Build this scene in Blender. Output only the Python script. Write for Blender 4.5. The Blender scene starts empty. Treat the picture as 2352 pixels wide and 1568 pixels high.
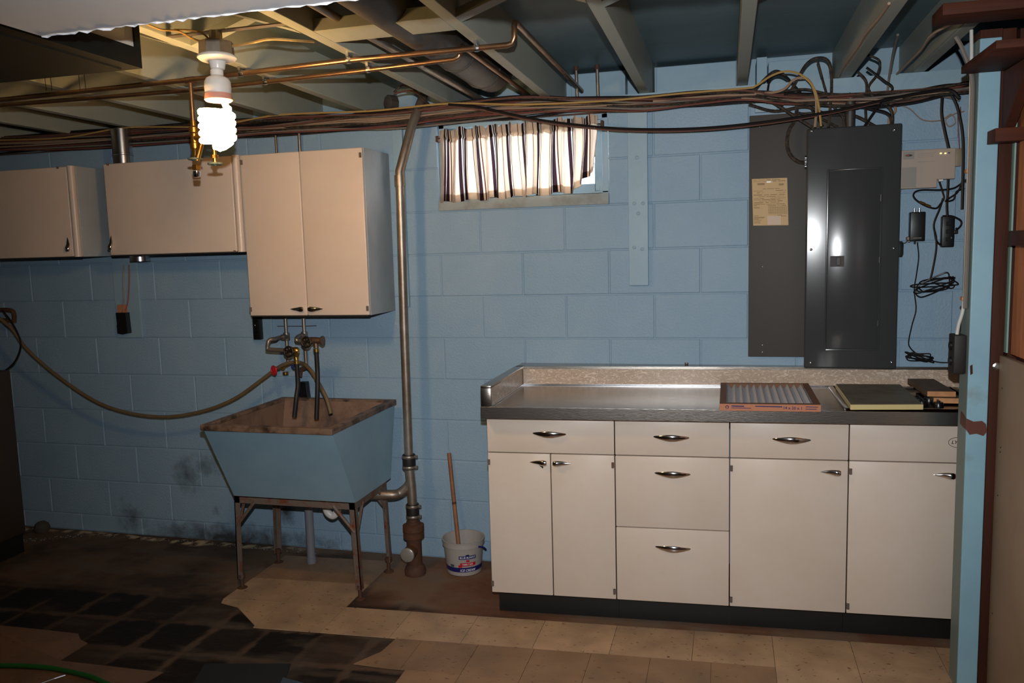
import bpy, bmesh, math, random
import numpy as np
from mathutils import Vector, Matrix
random.seed(7); RNG = np.random.default_rng(7)
SC = bpy.context.scene
COL = bpy.data.collections.new('basement'); SC.collection.children.link(COL)

# ------------------------------------------------------------ camera
FPX = 1848.0; YAW, PITCH, ROLL = -0.263153, -0.112359, -0.027648
CAMP = Vector((1.33408, -3.6749, 1.52675))
def cam_axes():
    cy, sy, cp, sp = math.cos(YAW), math.sin(YAW), math.cos(PITCH), math.sin(PITCH)
    cr, sr = math.cos(ROLL), math.sin(ROLL)
    r0 = Vector((cy, -sy, 0)); f = Vector((sy*cp, cy*cp, sp)); u = r0.cross(f)
    return r0*cr + u*sr, u*cr - r0*sr, f
CR, CU, CF = cam_axes()
cam = bpy.data.objects.new('camera', bpy.data.cameras.new('camera')); COL.objects.link(cam)
M4 = Matrix.Identity(4)
for i in range(3):
    M4[i][0] = CR[i]; M4[i][1] = CU[i]; M4[i][2] = -CF[i]; M4[i][3] = CAMP[i]
cam.matrix_world = M4
cam.data.sensor_width = 36; cam.data.lens = FPX/2352*36; cam.data.clip_start = 0.05
SC.camera = cam
def ray(u, v): return CR*((u-1176)/FPX) - CU*((v-784)/FPX) + CF
def atY(u, v, Y): r = ray(u, v); return CAMP + r*((Y-CAMP.y)/r.y)
def atZ(u, v, Z): r = ray(u, v); return CAMP + r*((Z-CAMP.z)/r.z)
def atX(u, v, X): r = ray(u, v); return CAMP + r*((X-CAMP.x)/r.x)

# ------------------------------------------------------------ world, flash, exposure
W = bpy.data.worlds.new('sky'); SC.world = W; W.use_nodes = True
bg = W.node_tree.nodes['Background']; bg.inputs[0].default_value = (0.93, 0.97, 1.0, 1); bg.inputs[1].default_value = 22.0
fl = bpy.data.lights.new('camera_flash', 'SPOT'); fl.energy = 232; fl.color = (0.95, 0.98, 1.0)
fl.spot_size = math.radians(102); fl.spot_blend = 1.0; fl.shadow_soft_size = 0.012
flo = bpy.data.objects.new('camera_flash', fl); COL.objects.link(flo)
flo.location = CAMP + CU*0.15 + CR*0.0
flo.rotation_euler = (ray(1370, 690)).to_track_quat('-Z', 'Y').to_euler()
SC.view_settings.view_transform = 'Standard'; SC.view_settings.look = 'None'
SC.view_settings.gamma = 1.0; SC.view_settings.use_curve_mapping = False
SC.view_settings.exposure = 0.0
BULB_STRENGTH = 108.0

# ------------------------------------------------------------ materials
def s2l(c):
    c = [x/255 for x in c]
    return tuple((x/12.92 if x <= .04045 else ((x+.055)/1.055)**2.4) for x in c) + (1,)
def mat(name, rgb, rough=.5, metal=0, noise=0, nscale=8, rgb2=None, bump=0, bscale=60, spec=.5, aniso=0, coat=0, stretch=None, thr=None):
    m = bpy.data.materials.new(name); m.use_nodes = True; nt = m.node_tree; N = nt.nodes; L = nt.links
    b = N['Principled BSDF']; c = s2l(rgb)
    b.inputs['Base Color'].default_value = c; b.inputs['Roughness'].default_value = rough; b.inputs['Metallic'].default_value = metal
    b.inputs['Specular IOR Level'].default_value = spec
    if coat: b.inputs['Coat Weight'].default_value = coat; b.inputs['Coat Roughness'].default_value = .15
    if aniso: b.inputs['Anisotropic'].default_value = aniso
    geo = N.new('ShaderNodeNewGeometry'); src = geo.outputs['Position']
    if stretch:
        mp = N.new('ShaderNodeMapping'); mp.inputs['Scale'].default_value = stretch; L.new(src, mp.inputs[0]); src = mp.outputs[0]
    if rgb2:
        n = N.new('ShaderNodeTexNoise'); n.inputs['Scale'].default_value = nscale; n.inputs['Detail'].default_value = 6; n.inputs['Roughness'].default_value = .65
        L.new(src, n.inputs['Vector'])
        r = N.new('ShaderNodeValToRGB'); lo, hi = thr or (.35, .7)
        r.color_ramp.elements[0].position = lo; r.color_ramp.elements[1].position = hi
        r.color_ramp.elements[0].color = c; r.color_ramp.elements[1].color = s2l(rgb2)
        L.new(n.outputs[0], r.inputs[0]); L.new(r.outputs[0], b.inputs['Base Color'])
    if bump:
        n2 = N.new('ShaderNodeTexNoise'); n2.inputs['Scale'].default_value = bscale; n2.inputs['Detail'].default_value = 5
        L.new(src, n2.inputs['Vector'])
        bp = N.new('ShaderNodeBump'); bp.inputs['Strength'].default_value = bump; bp.inputs['Distance'].default_value = .004
        L.new(n2.outputs[0], bp.inputs['Height']); L.new(bp.outputs[0], b.inputs['Normal'])
    return m
def blotch(m, spots, rgb, nscale=14, mapx=(1, 1, 1)):
    """shaped stains of their own colour around given places"""
    nt = m.node_tree; N = nt.nodes; L = nt.links; b = N['Principled BSDF']
    src = b.inputs['Base Color'].links[0].from_socket if b.inputs['Base Color'].links else None
    geo = N.new('ShaderNodeNewGeometry')
    nz = N.new('ShaderNodeTexNoise'); nz.inputs['Scale'].default_value = nscale; nz.inputs['Detail'].default_value = 8; nz.inputs['Roughness'].default_value = .7
    L.new(geo.outputs['Position'], nz.inputs['Vector'])
    acc = None
    for (p, rad, sc, st) in spots:
        sub = N.new('ShaderNodeVectorMath'); sub.operation = 'SUBTRACT'; sub.inputs[1].default_value = p; L.new(geo.outputs['Position'], sub.inputs[0])
        mul = N.new('ShaderNodeVectorMath'); mul.operation = 'MULTIPLY'; mul.inputs[1].default_value = sc; L.new(sub.outputs[0], mul.inputs[0])
        ln = N.new('ShaderNodeVectorMath'); ln.operation = 'LENGTH'; L.new(mul.outputs[0], ln.inputs[0])
        mr = N.new('ShaderNodeMapRange'); mr.inputs['From Min'].default_value = rad; mr.inputs['From Max'].default_value = 0
        mr.inputs['To Min'].default_value = 0; mr.inputs['To Max'].default_value = st; L.new(ln.outputs['Value'], mr.inputs['Value'])
        if acc is None: acc = mr.outputs[0]
        else:
            a = N.new('ShaderNodeMath'); a.operation = 'MAXIMUM'; L.new(acc, a.inputs[0]); L.new(mr.outputs[0], a.inputs[1]); acc = a.outputs[0]
    ad = N.new('ShaderNodeMath'); ad.operation = 'ADD'; L.new(acc, ad.inputs[0]); L.new(nz.outputs[0], ad.inputs[1])
    mr = N.new('ShaderNodeMapRange'); mr.inputs['From Min'].default_value = .72; mr.inputs['From Max'].default_value = 1.25; mr.inputs['To Max'].default_value = .92
    L.new(ad.outputs[0], mr.inputs['Value'])
    mx = N.new('ShaderNodeMix'); mx.data_type = 'RGBA'; L.new(mr.outputs[0], mx.inputs['Factor'])
    if src: L.new(src, mx.inputs['A'])
    else: mx.inputs['A'].default_value = b.inputs['Base Color'].default_value
    mx.inputs['B'].default_value = s2l(rgb); L.new(mx.outputs['Result'], b.inputs['Base Color'])

m_block = mat('blue_block_paint', (146, 171, 190), .55, rgb2=(136, 164, 186), nscale=3, bump=.55, bscale=110, spec=.35)
blotch(m_block, [((-1.52, 0, .36), .16, (1, 0, 1), .62), ((-1.40, 0, .42), .15, (.8, 0, 1.3), .5), ((-1.35, 0, .17), .1, (1, 0, 1), .35), ((-.93, 0, .19), .12, (1, 0, 1), .75),
                 ((-1.25, 0, .02), .95, (1, 0, 7.5), .8), ((-1.9, 0, .1), .2, (1, 0, 1), .5), ((-.75, 0, .02), .5, (1, 0, 6), .42), ((.2, 0, 0), .5, (1, 0, 9), .3)], (48, 44, 38))
m_blue = mat('blue_wood_paint', (150, 176, 190), .45, rgb2=(140, 167, 184), nscale=6, bump=.15, bscale=40, spec=.4)
m_post = mat('pale_blue_post_paint', (138, 178, 193), .45, rgb2=(128, 166, 184), nscale=5, bump=.15, bscale=30)
blotch(m_post, [((2.1, -.8, 1.02), .12, (1, 0, 1), .35), ((2.1, -.8, .8), .1, (1, 0, 1), .3)], (120, 110, 90))
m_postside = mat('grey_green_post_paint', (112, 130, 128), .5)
m_joist = mat('joist_paint', (166, 168, 154), .5, rgb2=(146, 152, 144), nscale=4, bump=.25, bscale=30, stretch=(1, .25, 1), spec=.35)
m_deck = mat('deck_paint', (104, 122, 126), .5, rgb2=(90, 110, 116), nscale=2, bump=.2, bscale=20, stretch=(.5, 2, 1), spec=.35)
m_sill = mat('sill_paint', (150, 158, 156), .55, rgb2=(120, 118, 108), nscale=9, thr=(.45, .75))
m_cream = mat('cream_enamel', (226, 205, 188), .33, rgb2=(220, 197, 178), nscale=2.5, spec=.4, bump=.03, bscale=200)
m_creamlow = mat('pinkish_cream_enamel', (216, 200, 186), .36, rgb2=(210, 192, 174), nscale=3, spec=.35, bump=.03, bscale=200)
m_shaded_cream = mat('shaded_cream_enamel', (176, 178, 178), .4, rgb2=(160, 164, 166), nscale=4)  # cream enamel with the bluish-grey shade of the cabinet sides painted in
m_gap = mat('painted_gap_shade', (40, 34, 30), .8)  # dark tone that paints in the shade between and under cabinet fronts
m_chrome = mat('chrome', (235, 232, 230), .12, 1)
m_steel = mat('stainless_steel', (176, 168, 160), .26, 1, bump=.12, bscale=80, stretch=(.3, 8, 8))
m_galv = mat('galvanised_pipe', (168, 158, 146), .42, .8, rgb2=(128, 112, 98), nscale=7, bump=.1)
m_duct = mat('galvanised_sheet', (88, 84, 80), .5, .5, rgb2=(62, 60, 58), nscale=4, bump=.1)
m_shiny = mat('bright_sheet_metal', (205, 205, 208), .25, 1)
m_copper = mat('old_copper', (184, 146, 112), .34, .95, rgb2=(132, 104, 84), nscale=9)
m_copperd = mat('dull_copper', (150, 120, 96), .42, .85, rgb2=(110, 90, 76), nscale=9)
m_brass = mat('brass', (206, 160, 84), .3, .95, rgb2=(160, 120, 60), nscale=20)
m_handw = mat('grey_valve_wheel', (96, 110, 104), .5, .3)
m_blackp = mat('black_plastic', (22, 21, 22), .35)
m_blackr = mat('black_rubber', (26, 23, 21), .55)
m_toe = mat('black_toe_kick', (13, 12, 10), .5, rgb2=(20, 17, 14), nscale=6)
m_rust = mat('rusty_painted_iron', (112, 98, 88), .7, .2, rgb2=(116, 58, 26), nscale=16, thr=(.5, .66), bump=.4, bscale=90)
m_rust2 = mat('rusty_cast_iron', (84, 62, 48), .8, .2, rgb2=(92, 50, 28), nscale=18, bump=.6, bscale=60)
m_tub = mat('blue_tub_paint', (142, 170, 184), .4, rgb2=(132, 160, 176), nscale=5, spec=.4)
m_tubin = mat('stained_tub_inside', (128, 102, 86), .6, rgb2=(74, 50, 36), nscale=9, thr=(.45, .75), bump=.4, bscale=40)
m_tubrim = mat('dirty_tub_rim', (120, 96, 78), .5, rgb2=(52, 36, 26), nscale=14, thr=(.45, .62))
m_pvc = mat('white_plastic_pipe', (214, 208, 204), .35)
m_pvcg = mat('grey_painted_pipe', (124, 124, 130), .4)
m_panel = mat('grey_panel_enamel', (60, 61, 62), .2, spec=.5)
m_ply = mat('dark_grey_board', (70, 66, 62), .6, spec=.4)
m_paper = mat('tan_paper', (206, 174, 128), .7)
m_paperw = mat('pale_label', (214, 190, 170), .7)
m_ink = mat('print_ink', (110, 82, 52), .8)
m_modem = mat('beige_plastic', (176, 158, 142), .5)
m_modem2 = mat('beige_plastic_label', (150, 140, 130), .5)
m_led = bpy.data.materials.new('lit_led'); m_led.use_nodes = True
m_led.node_tree.nodes['Principled BSDF'].inputs['Emission Color'].default_value = (1, .9, .2, 1); m_led.node_tree.nodes['Principled BSDF'].inputs['Emission Strength'].default_value = 1.6
m_brown = mat('brown_wood_stain', (72, 37, 25), .7, rgb2=(54, 27, 18), nscale=3, spec=.2, bump=.3, bscale=18, stretch=(6, 6, .6))
m_brownh = mat('brown_board_stain', (84, 43, 27), .7, rgb2=(60, 31, 20), nscale=3, spec=.2, bump=.3, bscale=18, stretch=(.6, 6, 6))
m_wood = mat('raw_orange_pine', (186, 112, 58), .55, rgb2=(140, 76, 36), nscale=4, stretch=(7, 7, .8), bump=.2)
m_lumber = mat('pale_lumber_end', (202, 146, 98), .6, rgb2=(180, 122, 76), nscale=20)
m_lumbert = mat('weathered_lumber_face', (104, 86, 64), .7, rgb2=(84, 68, 50), nscale=12, stretch=(4, .6, 1))
m_wallpanel = mat('beige_wallboard', (160, 138, 116), .7, rgb2=(150, 128, 106), nscale=4)
m_drywall = mat('white_drywall', (222, 222, 226), .8, rgb2=(214, 214, 220), nscale=5)
m_drywallcore = mat('torn_gypsum', (226, 226, 226), .9, bump=.6, bscale=90)
m_ins = mat('pale_duct_liner', (206, 196, 186), .8)
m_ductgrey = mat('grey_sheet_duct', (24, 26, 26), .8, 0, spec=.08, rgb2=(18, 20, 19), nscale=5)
m_whitec = mat('white_porcelain', (230, 222, 214), .25)
m_cflbase = mat('white_lamp_base', (224, 216, 210), .4)
m_pinkring = mat('lamp_collar', (216, 150, 130), .4)
m_green = mat('green_garden_hose', (28, 92, 32), .4)
m_tan = mat('tan_rubber_hose', (112, 95, 70), .5, rgb2=(104, 82, 52), nscale=12)
m_red = mat('red_valve_wheel', (190, 26, 34), .35)
m_bluev = mat('blue_valve_wheel', (34, 52, 110), .4)
m_blackwheel = mat('dark_valve_wheel', (40, 34, 26), .4, .5)
m_bucket = mat('translucent_white_plastic', (166, 158, 152), .35)
m_navy = mat('navy_print', (26, 26, 96), .4)
m_redp = mat('red_print', (190, 30, 44), .4)
m_whitep = mat('white_print', (225, 225, 230), .4)
m_navyh = mat('navy_plastic', (34, 34, 110), .35)
m_card = mat('orange_cardboard', (186, 122, 90), .7)
m_cardd = mat('brown_cardboard', (120, 84, 60), .7)
m_media = mat('grey_pleated_media', (214, 210, 212), .9)
m_lam_yel = mat('yellow_edge', (206, 188, 132), .4)
m_lam_top = mat('olive_board_top', (114, 108, 92), .6, rgb2=(96, 82, 62), nscale=9, thr=(.5, .7))
m_glassblk = mat('black_cooktop', (20, 19, 19), .15)
m_mat = mat('dark_mat', (28, 30, 34), .8)
m_slateblue = mat('slate_blue_sheet', (60, 74, 92), .6)  # plain slate blue, for the floor sheet and a bucket label
m_stick = mat('worn_wood_handle', (150, 104, 70), .6, rgb2=(110, 62, 44), nscale=5)
m_knobblk = mat('black_knob', (16, 16, 18), .3)
m_glue = mat('black_adhesive', (24, 18, 13), .6)
m_white = mat('white_cable_sheath', (200, 198, 192), .45)
CABC = dict(cream=mat('cream_cable_sheath', (158, 132, 110), .45), brown=mat('brown_cable_sheath', (104, 70, 60), .45), rust=mat('reddish_cable_sheath', (116, 66, 56), .45),
            black=mat('black_cable_sheath', (26, 22, 22), .4), cloth=mat('tarred_cloth_cable', (66, 54, 42), .7, rgb2=(34, 28, 22), nscale=60, thr=(.45, .55)),
            grey=mat('grey_cable_sheath', (120, 112, 104), .45), yellow=mat('yellow_cable_sheath', (176, 142, 84), .45))

def laminate():
    m = mat('swirled_laminate', (188, 168, 150), .3, spec=.5); nt = m.node_tree; N = nt.nodes; L = nt.links
    g = N.new('ShaderNodeNewGeometry'); mp = N.new('ShaderNodeMapping'); mp.inputs['Rotation'].default_value = (0, .7, 0); mp.inputs['Scale'].default_value = (1, 1, 2.3)
    n = N.new('ShaderNodeTexNoise'); n.inputs['Scale'].default_value = 26; n.inputs['Detail'].default_value = 3; n.inputs['Distortion'].default_value = 3.2
    r = N.new('ShaderNodeValToRGB'); r.color_ramp.elements[0].position = .5; r.color_ramp.elements[1].position = .66
    r.color_ramp.elements[0].color = s2l((184, 162, 142)); r.color_ramp.elements[1].color = s2l((226, 208, 190))
    L.new(g.outputs['Position'], mp.inputs[0]); L.new(mp.outputs[0], n.inputs['Vector']); L.new(n.outputs[0], r.inputs[0]); L.new(r.outputs[0], N['Principled BSDF'].inputs['Base Color'])
    return m
m_lam = laminate()
m_lamtop = mat('worn_laminate_top', (138, 118, 94), .22, rgb2=(116, 96, 74), nscale=10, bump=.12, bscale=120, spec=.6, coat=.25)

def tilemat(name, base, fleck):
    m = mat(name, base, .4, spec=.4, bump=.08, bscale=30); nt = m.node_tree; N = nt.nodes; L = nt.links
    g = N.new('ShaderNodeNewGeometry'); oi = N.new('ShaderNodeObjectInfo')
    mp = N.new('ShaderNodeMapping'); mp.inputs['Scale'].default_value = (.75, 1.6, 1); L.new(g.outputs['Position'], mp.inputs[0])
    n = N.new('ShaderNodeTexNoise'); n.inputs['Scale'].default_value = 55; n.inputs['Detail'].default_value = 2; L.new(mp.outputs[0], n.inputs['Vector'])
    n3 = N.new('ShaderNodeTexNoise'); n3.inputs['Scale'].default_value = 7; n3.inputs['Detail'].default_value = 6; L.new(g.outputs['Position'], n3.inputs['Vector'])
    r = N.new('ShaderNodeMapRange'); r.inputs['From Min'].default_value = .66; r.inputs['From Max'].default_value = .71; L.new(n.outputs[0], r.inputs['Value'])
    mx = N.new('ShaderNodeMix'); mx.data_type = 'RGBA'; mx.inputs['B'].default_value = s2l(fleck); L.new(r.outputs[0], mx.inputs['Factor'])
    r2 = N.new('ShaderNodeValToRGB'); r2.color_ramp.elements[0].position = .35; r2.color_ramp.elements[1].position = .75
    r2.color_ramp.elements[0].color = s2l(base); r2.color_ramp.elements[1].color = s2l([int(c*.82) for c in base]); L.new(n3.outputs[0], r2.inputs[0])
    hsv = N.new('ShaderNodeHueSaturation'); L.new(r2.outputs[0], hsv.inputs['Color'])
    mr = N.new('ShaderNodeMapRange'); mr.inputs['To Min'].default_value = .88; mr.inputs['To Max'].default_value = 1.06; L.new(oi.outputs['Random'], mr.inputs['Value']); L.new(mr.outputs[0], hsv.inputs['Value'])
    L.new(hsv.outputs[0], mx.inputs['A']); L.new(mx.outputs['Result'], N['Principled BSDF'].inputs['Base Color'])
    return m
m_tileL = tilemat('light_vinyl_tile', (192, 158, 124), (112, 74, 46))
m_tileD = tilemat('darker_vinyl_tile', (158, 124, 92), (104, 72, 48))
m_tileB = tilemat('browned_vinyl_tile', (118, 90, 68), (84, 60, 42))

def attrmat(name, rough=.7, bump=.5, bscale=50):
    m = mat(name, (100, 80, 60), rough, bump=bump, bscale=bscale, spec=.3); nt = m.node_tree
    a = nt.nodes.new('ShaderNodeVertexColor'); a.layer_name = 'Col'; nt.links.new(a.outputs[0], nt.nodes['Principled BSDF'].inputs['Base Color'])
    return m
m_floor = attrmat('stained_concrete')

# ------------------------------------------------------------ mesh helpers
class MB:
    def __init__(s): s.v = []; s.f = []; s.mi = []; s.cur = 0
    def add(s, vs, fs):
        o = len(s.v); s.v += [tuple(p) for p in vs]; s.f += [tuple(i+o for i in f) for f in fs]; s.mi += [s.cur]*len(fs); return s
    def box(s, x0, x1, y0, y1, z0, z1, M=None):
        vs = [Vector((x, y, z)) for x in (x0, x1) for y in (y0, y1) for z in (z0, z1)]
        if M: vs = [M @ p for p in vs]
        return s.add(vs, [(0, 1, 3, 2), (4, 6, 7, 5), (0, 4, 5, 1), (2, 3, 7, 6), (0, 2, 6, 4), (1, 5, 7, 3)])
    def prism(s, pts, d):
        n = len(pts); pts = [Vector(p) for p in pts]; d = Vector(d)
        return s.add(pts + [p+d for p in pts], [tuple(range(n)), tuple(range(2*n-1, n-1, -1))] + [(i, i+n, (i+1) % n+n, (i+1) % n) for i in range(n)])
    def cyl(s, a, b, r, r2=None, n=16, cap=True):
        a, b = Vector(a), Vector(b); r2 = r if r2 is None else r2
        return s.tube([a, b], [r, r2], n, cap)
    def tube(s, pts, r, n=8, cap=True):
        pts = [Vector(p) for p in pts]; k = len(pts); rs = r if isinstance(r, (list, tuple)) else [r]*k
        t0 = (pts[1]-pts[0]).normalized(); up = Vector((0, 0, 1)) if abs(t0.z) < .9 else Vector((1, 0, 0))
        nx = t0.cross(up).normalized(); vs = []
        for i in range(k):
            t = (pts[min(i+1, k-1)]-pts[max(i-1, 0)]).normalized()
            nx = (nx - t*nx.dot(t)).normalized(); ny = t.cross(nx)
            for j in range(n):
                a = 2*math.pi*j/n; vs.append(pts[i] + (nx*math.cos(a)+ny*math.sin(a))*rs[i])
        fs = [(i*n+j, i*n+(j+1) % n, (i+1)*n+(j+1) % n, (i+1)*n+j) for i in range(k-1) for j in range(n)]
        if cap: fs += [tuple(range(n-1, -1, -1)), tuple((k-1)*n+j for j in range(n))]
        return s.add(vs, fs)
    def lathe(s, prof, c, axis=(0, 0, 1), n=24):
        """prof: (radius, height) along axis from c"""
        c = Vector(c); ax = Vector(axis).normalized(); q = ax.to_track_quat('Z', 'Y'); vs = []
        for (r, h) in prof:
            for j in range(n):
                a = 2*math.pi*j/n; vs.append(c + q @ Vector((r*math.cos(a), r*math.sin(a), h)))
        k = len(prof)
        fs = [(i*n+j, i*n+(j+1) % n, (i+1)*n+(j+1) % n, (i+1)*n+j) for i in range(k-1) for j in range(n)]
        if prof[0][0] > 1e-6: fs.append(tuple(range(n-1, -1, -1)))
        if prof[-1][0] > 1e-6: fs.append(tuple((k-1)*n+j for j in range(n)))
        return s.add(vs, fs)
    def torus(s, c, R, r, axis=(0, 0, 1), n=24, m=8):
        c = Vector(c); q = Vector(axis).normalized().to_track_quat('Z', 'Y'); vs = []
        for i in range(n):
            a = 2*math.pi*i/n
            for j in range(m):
                b = 2*math.pi*j/m; vs.append(c + q @ Vector(((R+r*math.cos(b))*math.cos(a), (R+r*math.cos(b))*math.sin(a), r*math.sin(b))))
        return s.add(vs, [(i*m+j, i*m+(j+1) % m, ((i+1) % n)*m+(j+1) % m, ((i+1) % n)*m+j) for i in range(n) for j in range(m)])
    def build(s, name, m, parent=None, smooth=False, bevel=0, seg=2):
        me = bpy.data.meshes.new(name); me.from_pydata([tuple(p) for p in s.v], [], s.f)
        ms = m if isinstance(m, (list, tuple)) else [m]
        for x in ms: me.materials.append(x)
        if len(ms) > 1: me.polygons.foreach_set('material_index', s.mi)
        bm = bmesh.new(); bm.from_mesh(me); bmesh.ops.remove_doubles(bm, verts=bm.verts, dist=1e-6)
        bmesh.ops.recalc_face_normals(bm, faces=bm.faces)
        if bevel: bmesh.ops.bevel(bm, geom=[e for e in bm.edges if e.is_manifold and e.calc_face_angle(0) > .5], offset=bevel, segments=seg, affect='EDGES', profile=.5)
        bm.to_mesh(me); bm.free()
        if smooth:
            me.polygons.foreach_set('use_smooth', [True]*len(me.polygons))
            me.set_sharp_from_angle(angle=math.radians(38))
        o = bpy.data.objects.new(name, me); COL.objects.link(o)
        if parent is not None:
            o.parent = parent; bpy.context.view_layer.update() if False else None
            o.matrix_parent_inverse = PINV.get(parent.name, Matrix.Identity(4))
        return o
PINV = {}
def tag(o, label=None, cat=None, group=None, kind=None):
    if label: o['label'] = label
    if cat: o['category'] = cat
    if group: o['group'] = group
    if kind: o['kind'] = kind
    return o
def thing(name, label, cat, loc=(0, 0, 0), group=None):
    o = bpy.data.objects.new(name, None); COL.objects.link(o); o.location = loc; o.empty_display_size = .05
    PINV[o.name] = Matrix.Translation(-Vector(loc)); return tag(o, label, cat, group)
def struct(name, mb, m, **k): return tag(mb.build(name, m, **k), kind='structure')
def part_box(name, m, par, x0, x1, y0, y1, z0, z1, bevel=0, **k): return MB().box(x0, x1, y0, y1, z0, z1).build(name, m, par, bevel=bevel, smooth=bevel > 0, **k)
def spline(pts, sub=8):
    P = [Vector(p) for p in pts]; P = [P[0]*2-P[1]] + P + [P[-1]*2-P[-2]]; out = []
    for i in range(1, len(P)-2):
        for j in range(sub):
            t = j/sub; a, b, c, d = P[i-1:i+3]
            out.append(.5*((2*b) + (c-a)*t + (2*a-5*b+4*c-d)*t*t + (3*b-a-3*c+d)*t**3))
    out.append(P[-2]); return out
def hose(name, pts, r, m, parent=None, sub=8, n=8): return MB().tube(spline(pts, sub), r, n).build(name, m, parent, smooth=True)
def cable(label, pts, r, m, group=None, cat='cable', name='cable', sub=7): return tag(hose(name, pts, r, m, sub=sub, n=6), label, cat, group)
def text_obj(name, s, size, m, parent, M, wrap=None, shear=0):
    cu = bpy.data.curves.new('t', 'FONT'); cu.offset = size*.015; cu.body = s; cu.size = size; cu.align_x = 'CENTER'; cu.align_y = 'CENTER'; cu.shear = shear; cu.resolution_u = 3
    to = bpy.data.objects.new('t', cu); COL.objects.link(to); bpy.context.view_layer.update()
    me = bpy.data.meshes.new_from_object(to.evaluated_get(bpy.context.evaluated_depsgraph_get())); bpy.data.objects.remove(to)
    me.name = name
    if wrap:
        for v in me.vertices: v.co = wrap(v.co.x, v.co.y)
    else: me.transform(M)
    me.materials.clear(); me.materials.append(m)
    o = bpy.data.objects.new(name, me); COL.objects.link(o)
    if parent is not None: o.parent = parent; o.matrix_parent_inverse = PINV.get(parent.name, Matrix.Identity(4))
    return o
FACE = Matrix(((1, 0, 0, 0), (0, 0, -1, 0), (0, 1, 0, 0), (0, 0, 0, 1)))   # XY text -> facing -Y, up Z
def facing(x, y, z): return Matrix.Translation((x, y, z)) @ FACE

# ============================================================ ROOM SHELL
JZ = 2.2; DZ = 2.372
C0 = 1.112; CH = .2032; BL = .4064
WX0, WX1, WZ0, WZ1 = 0.005, .812, 1.728, 2.128
core = MB()
core.box(-3.4, WX0, .004, .25, -.1, 2.13).box(WX1, 3.3, .004, .25, -.1, 2.13).box(WX0, WX1, .004, .25, -.1, WZ0-.002)
wb = struct('wall_back', core, m_block)
def block(x0, x1, z0, z1):
    g = .0022; x0 += g; x1 -= g; z0 += g; z1 -= g; b = .0035; dy = random.uniform(-.0008, .0008)
    vs = [(x0, .012, z0), (x1, .012, z0), (x1, .012, z1), (x0, .012, z1), (x0, .003, z0), (x1, .003, z0), (x1, .003, z1), (x0, .003, z1),
          (x0+b, dy, z0+b), (x1-b, dy, z0+b), (x1-b, dy, z1-b), (x0+b, dy, z1-b)]
    fs = [(0, 1, 5, 4), (1, 2, 6, 5), (2, 3, 7, 6), (3, 0, 4, 7), (4, 5, 9, 8), (5, 6, 10, 9), (6, 7, 11, 10), (7, 4, 8, 11), (8, 9, 10, 11), (3, 2, 1, 0)]
    MB().add(vs, fs).build('block', m_block, wb)
for k in range(-6, 5):
    z0 = max(0.0, C0+k*CH); z1 = C0+(k+1)*CH; off = 0 if k % 2 else BL/2
    m0 = -9
    x = m0*BL+off
    while x < 3.2:
        a, b = max(x, -3.4), min(x+BL, 3.25); x += BL
        if b <= a: continue
        segs = [(a, b, z0, z1)]
        if z1 > WZ0 and z0 < 2.13:
            segs = []
            if a < WX0: segs.append((a, min(b, WX0), z0, z1))
            if b > WX1: segs.append((max(a, WX1), b, z0, z1))
            if a < WX1 and b > WX0 and z0 < WZ0: segs.append((max(a, WX0), min(b, WX1), z0, WZ0))
        for (p, q, r, t) in segs:
            if q-p > .015: block(p, q, r, t)
# sill ledge and rim behind the joists
t1 = struct('trim_1', MB().box(-3.4, 3.3, -.0, .3, 2.1335, 2.199), m_blue); t1['label'] = 'painted sill along the top of the block wall'
MB().box(-3.4, 3.3, -.003, .02, 2.128, 2.1333).build('rusty_flashing', m_rust2, t1)
rim = struct('trim_2', MB().box(-3.4, 3.3, .3, .34, 2.14, DZ), m_blue)
JX = [-3.30, -2.88, -2.46, -2.04, -1.62, -1.20, -.78, -.355, .083, .532, .957, 1.372, 1.785, 2.06, 2.6, 3.0]
ceil = struct('ceiling', MB().box(-3.4, 3.4, -5.6, .34, DZ, DZ+.03), m_deck)
for i, x in enumerate(JX):
    MB().box(x, x+.042, -5.6, .3, JZ, DZ-.0005).build('joist', m_joist, ceil, bevel=.002)
# plywood sheet seams under the deck
for (x0, x1, y0, y1) in [(-3.3, 3.3, -5.5, -3.7), (-3.3, .98, -3.69, -1.265), (.985, 3.3, -3.69, -1.265), (-3.3, -.35, -1.26, .29), (-.345, 1.39, -1.26, .29), (1.395, 3.3, -1.26, .29)]:
    MB().box(x0, x1, y0, y1, DZ-.006, DZ-.0002).build('deck_sheet', m_deck, ceil)
# blocks painted pale blue that fill the bays over the wall
for (u0, u1, vt, Y) in [(1312, 1436, 172, .2), (1508, 1690, 155, .2), (1738, 1762, 132, .12), (1765, 1905, 142, .2)]:
    a = atY(u0, vt, Y); b = atY(u1, vt, Y)
    MB().box(a.x, b.x, Y, .299, 2.2, min(a.z, DZ-.008)).build('bay_block', m_blue, rim, bevel=.002)
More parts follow.
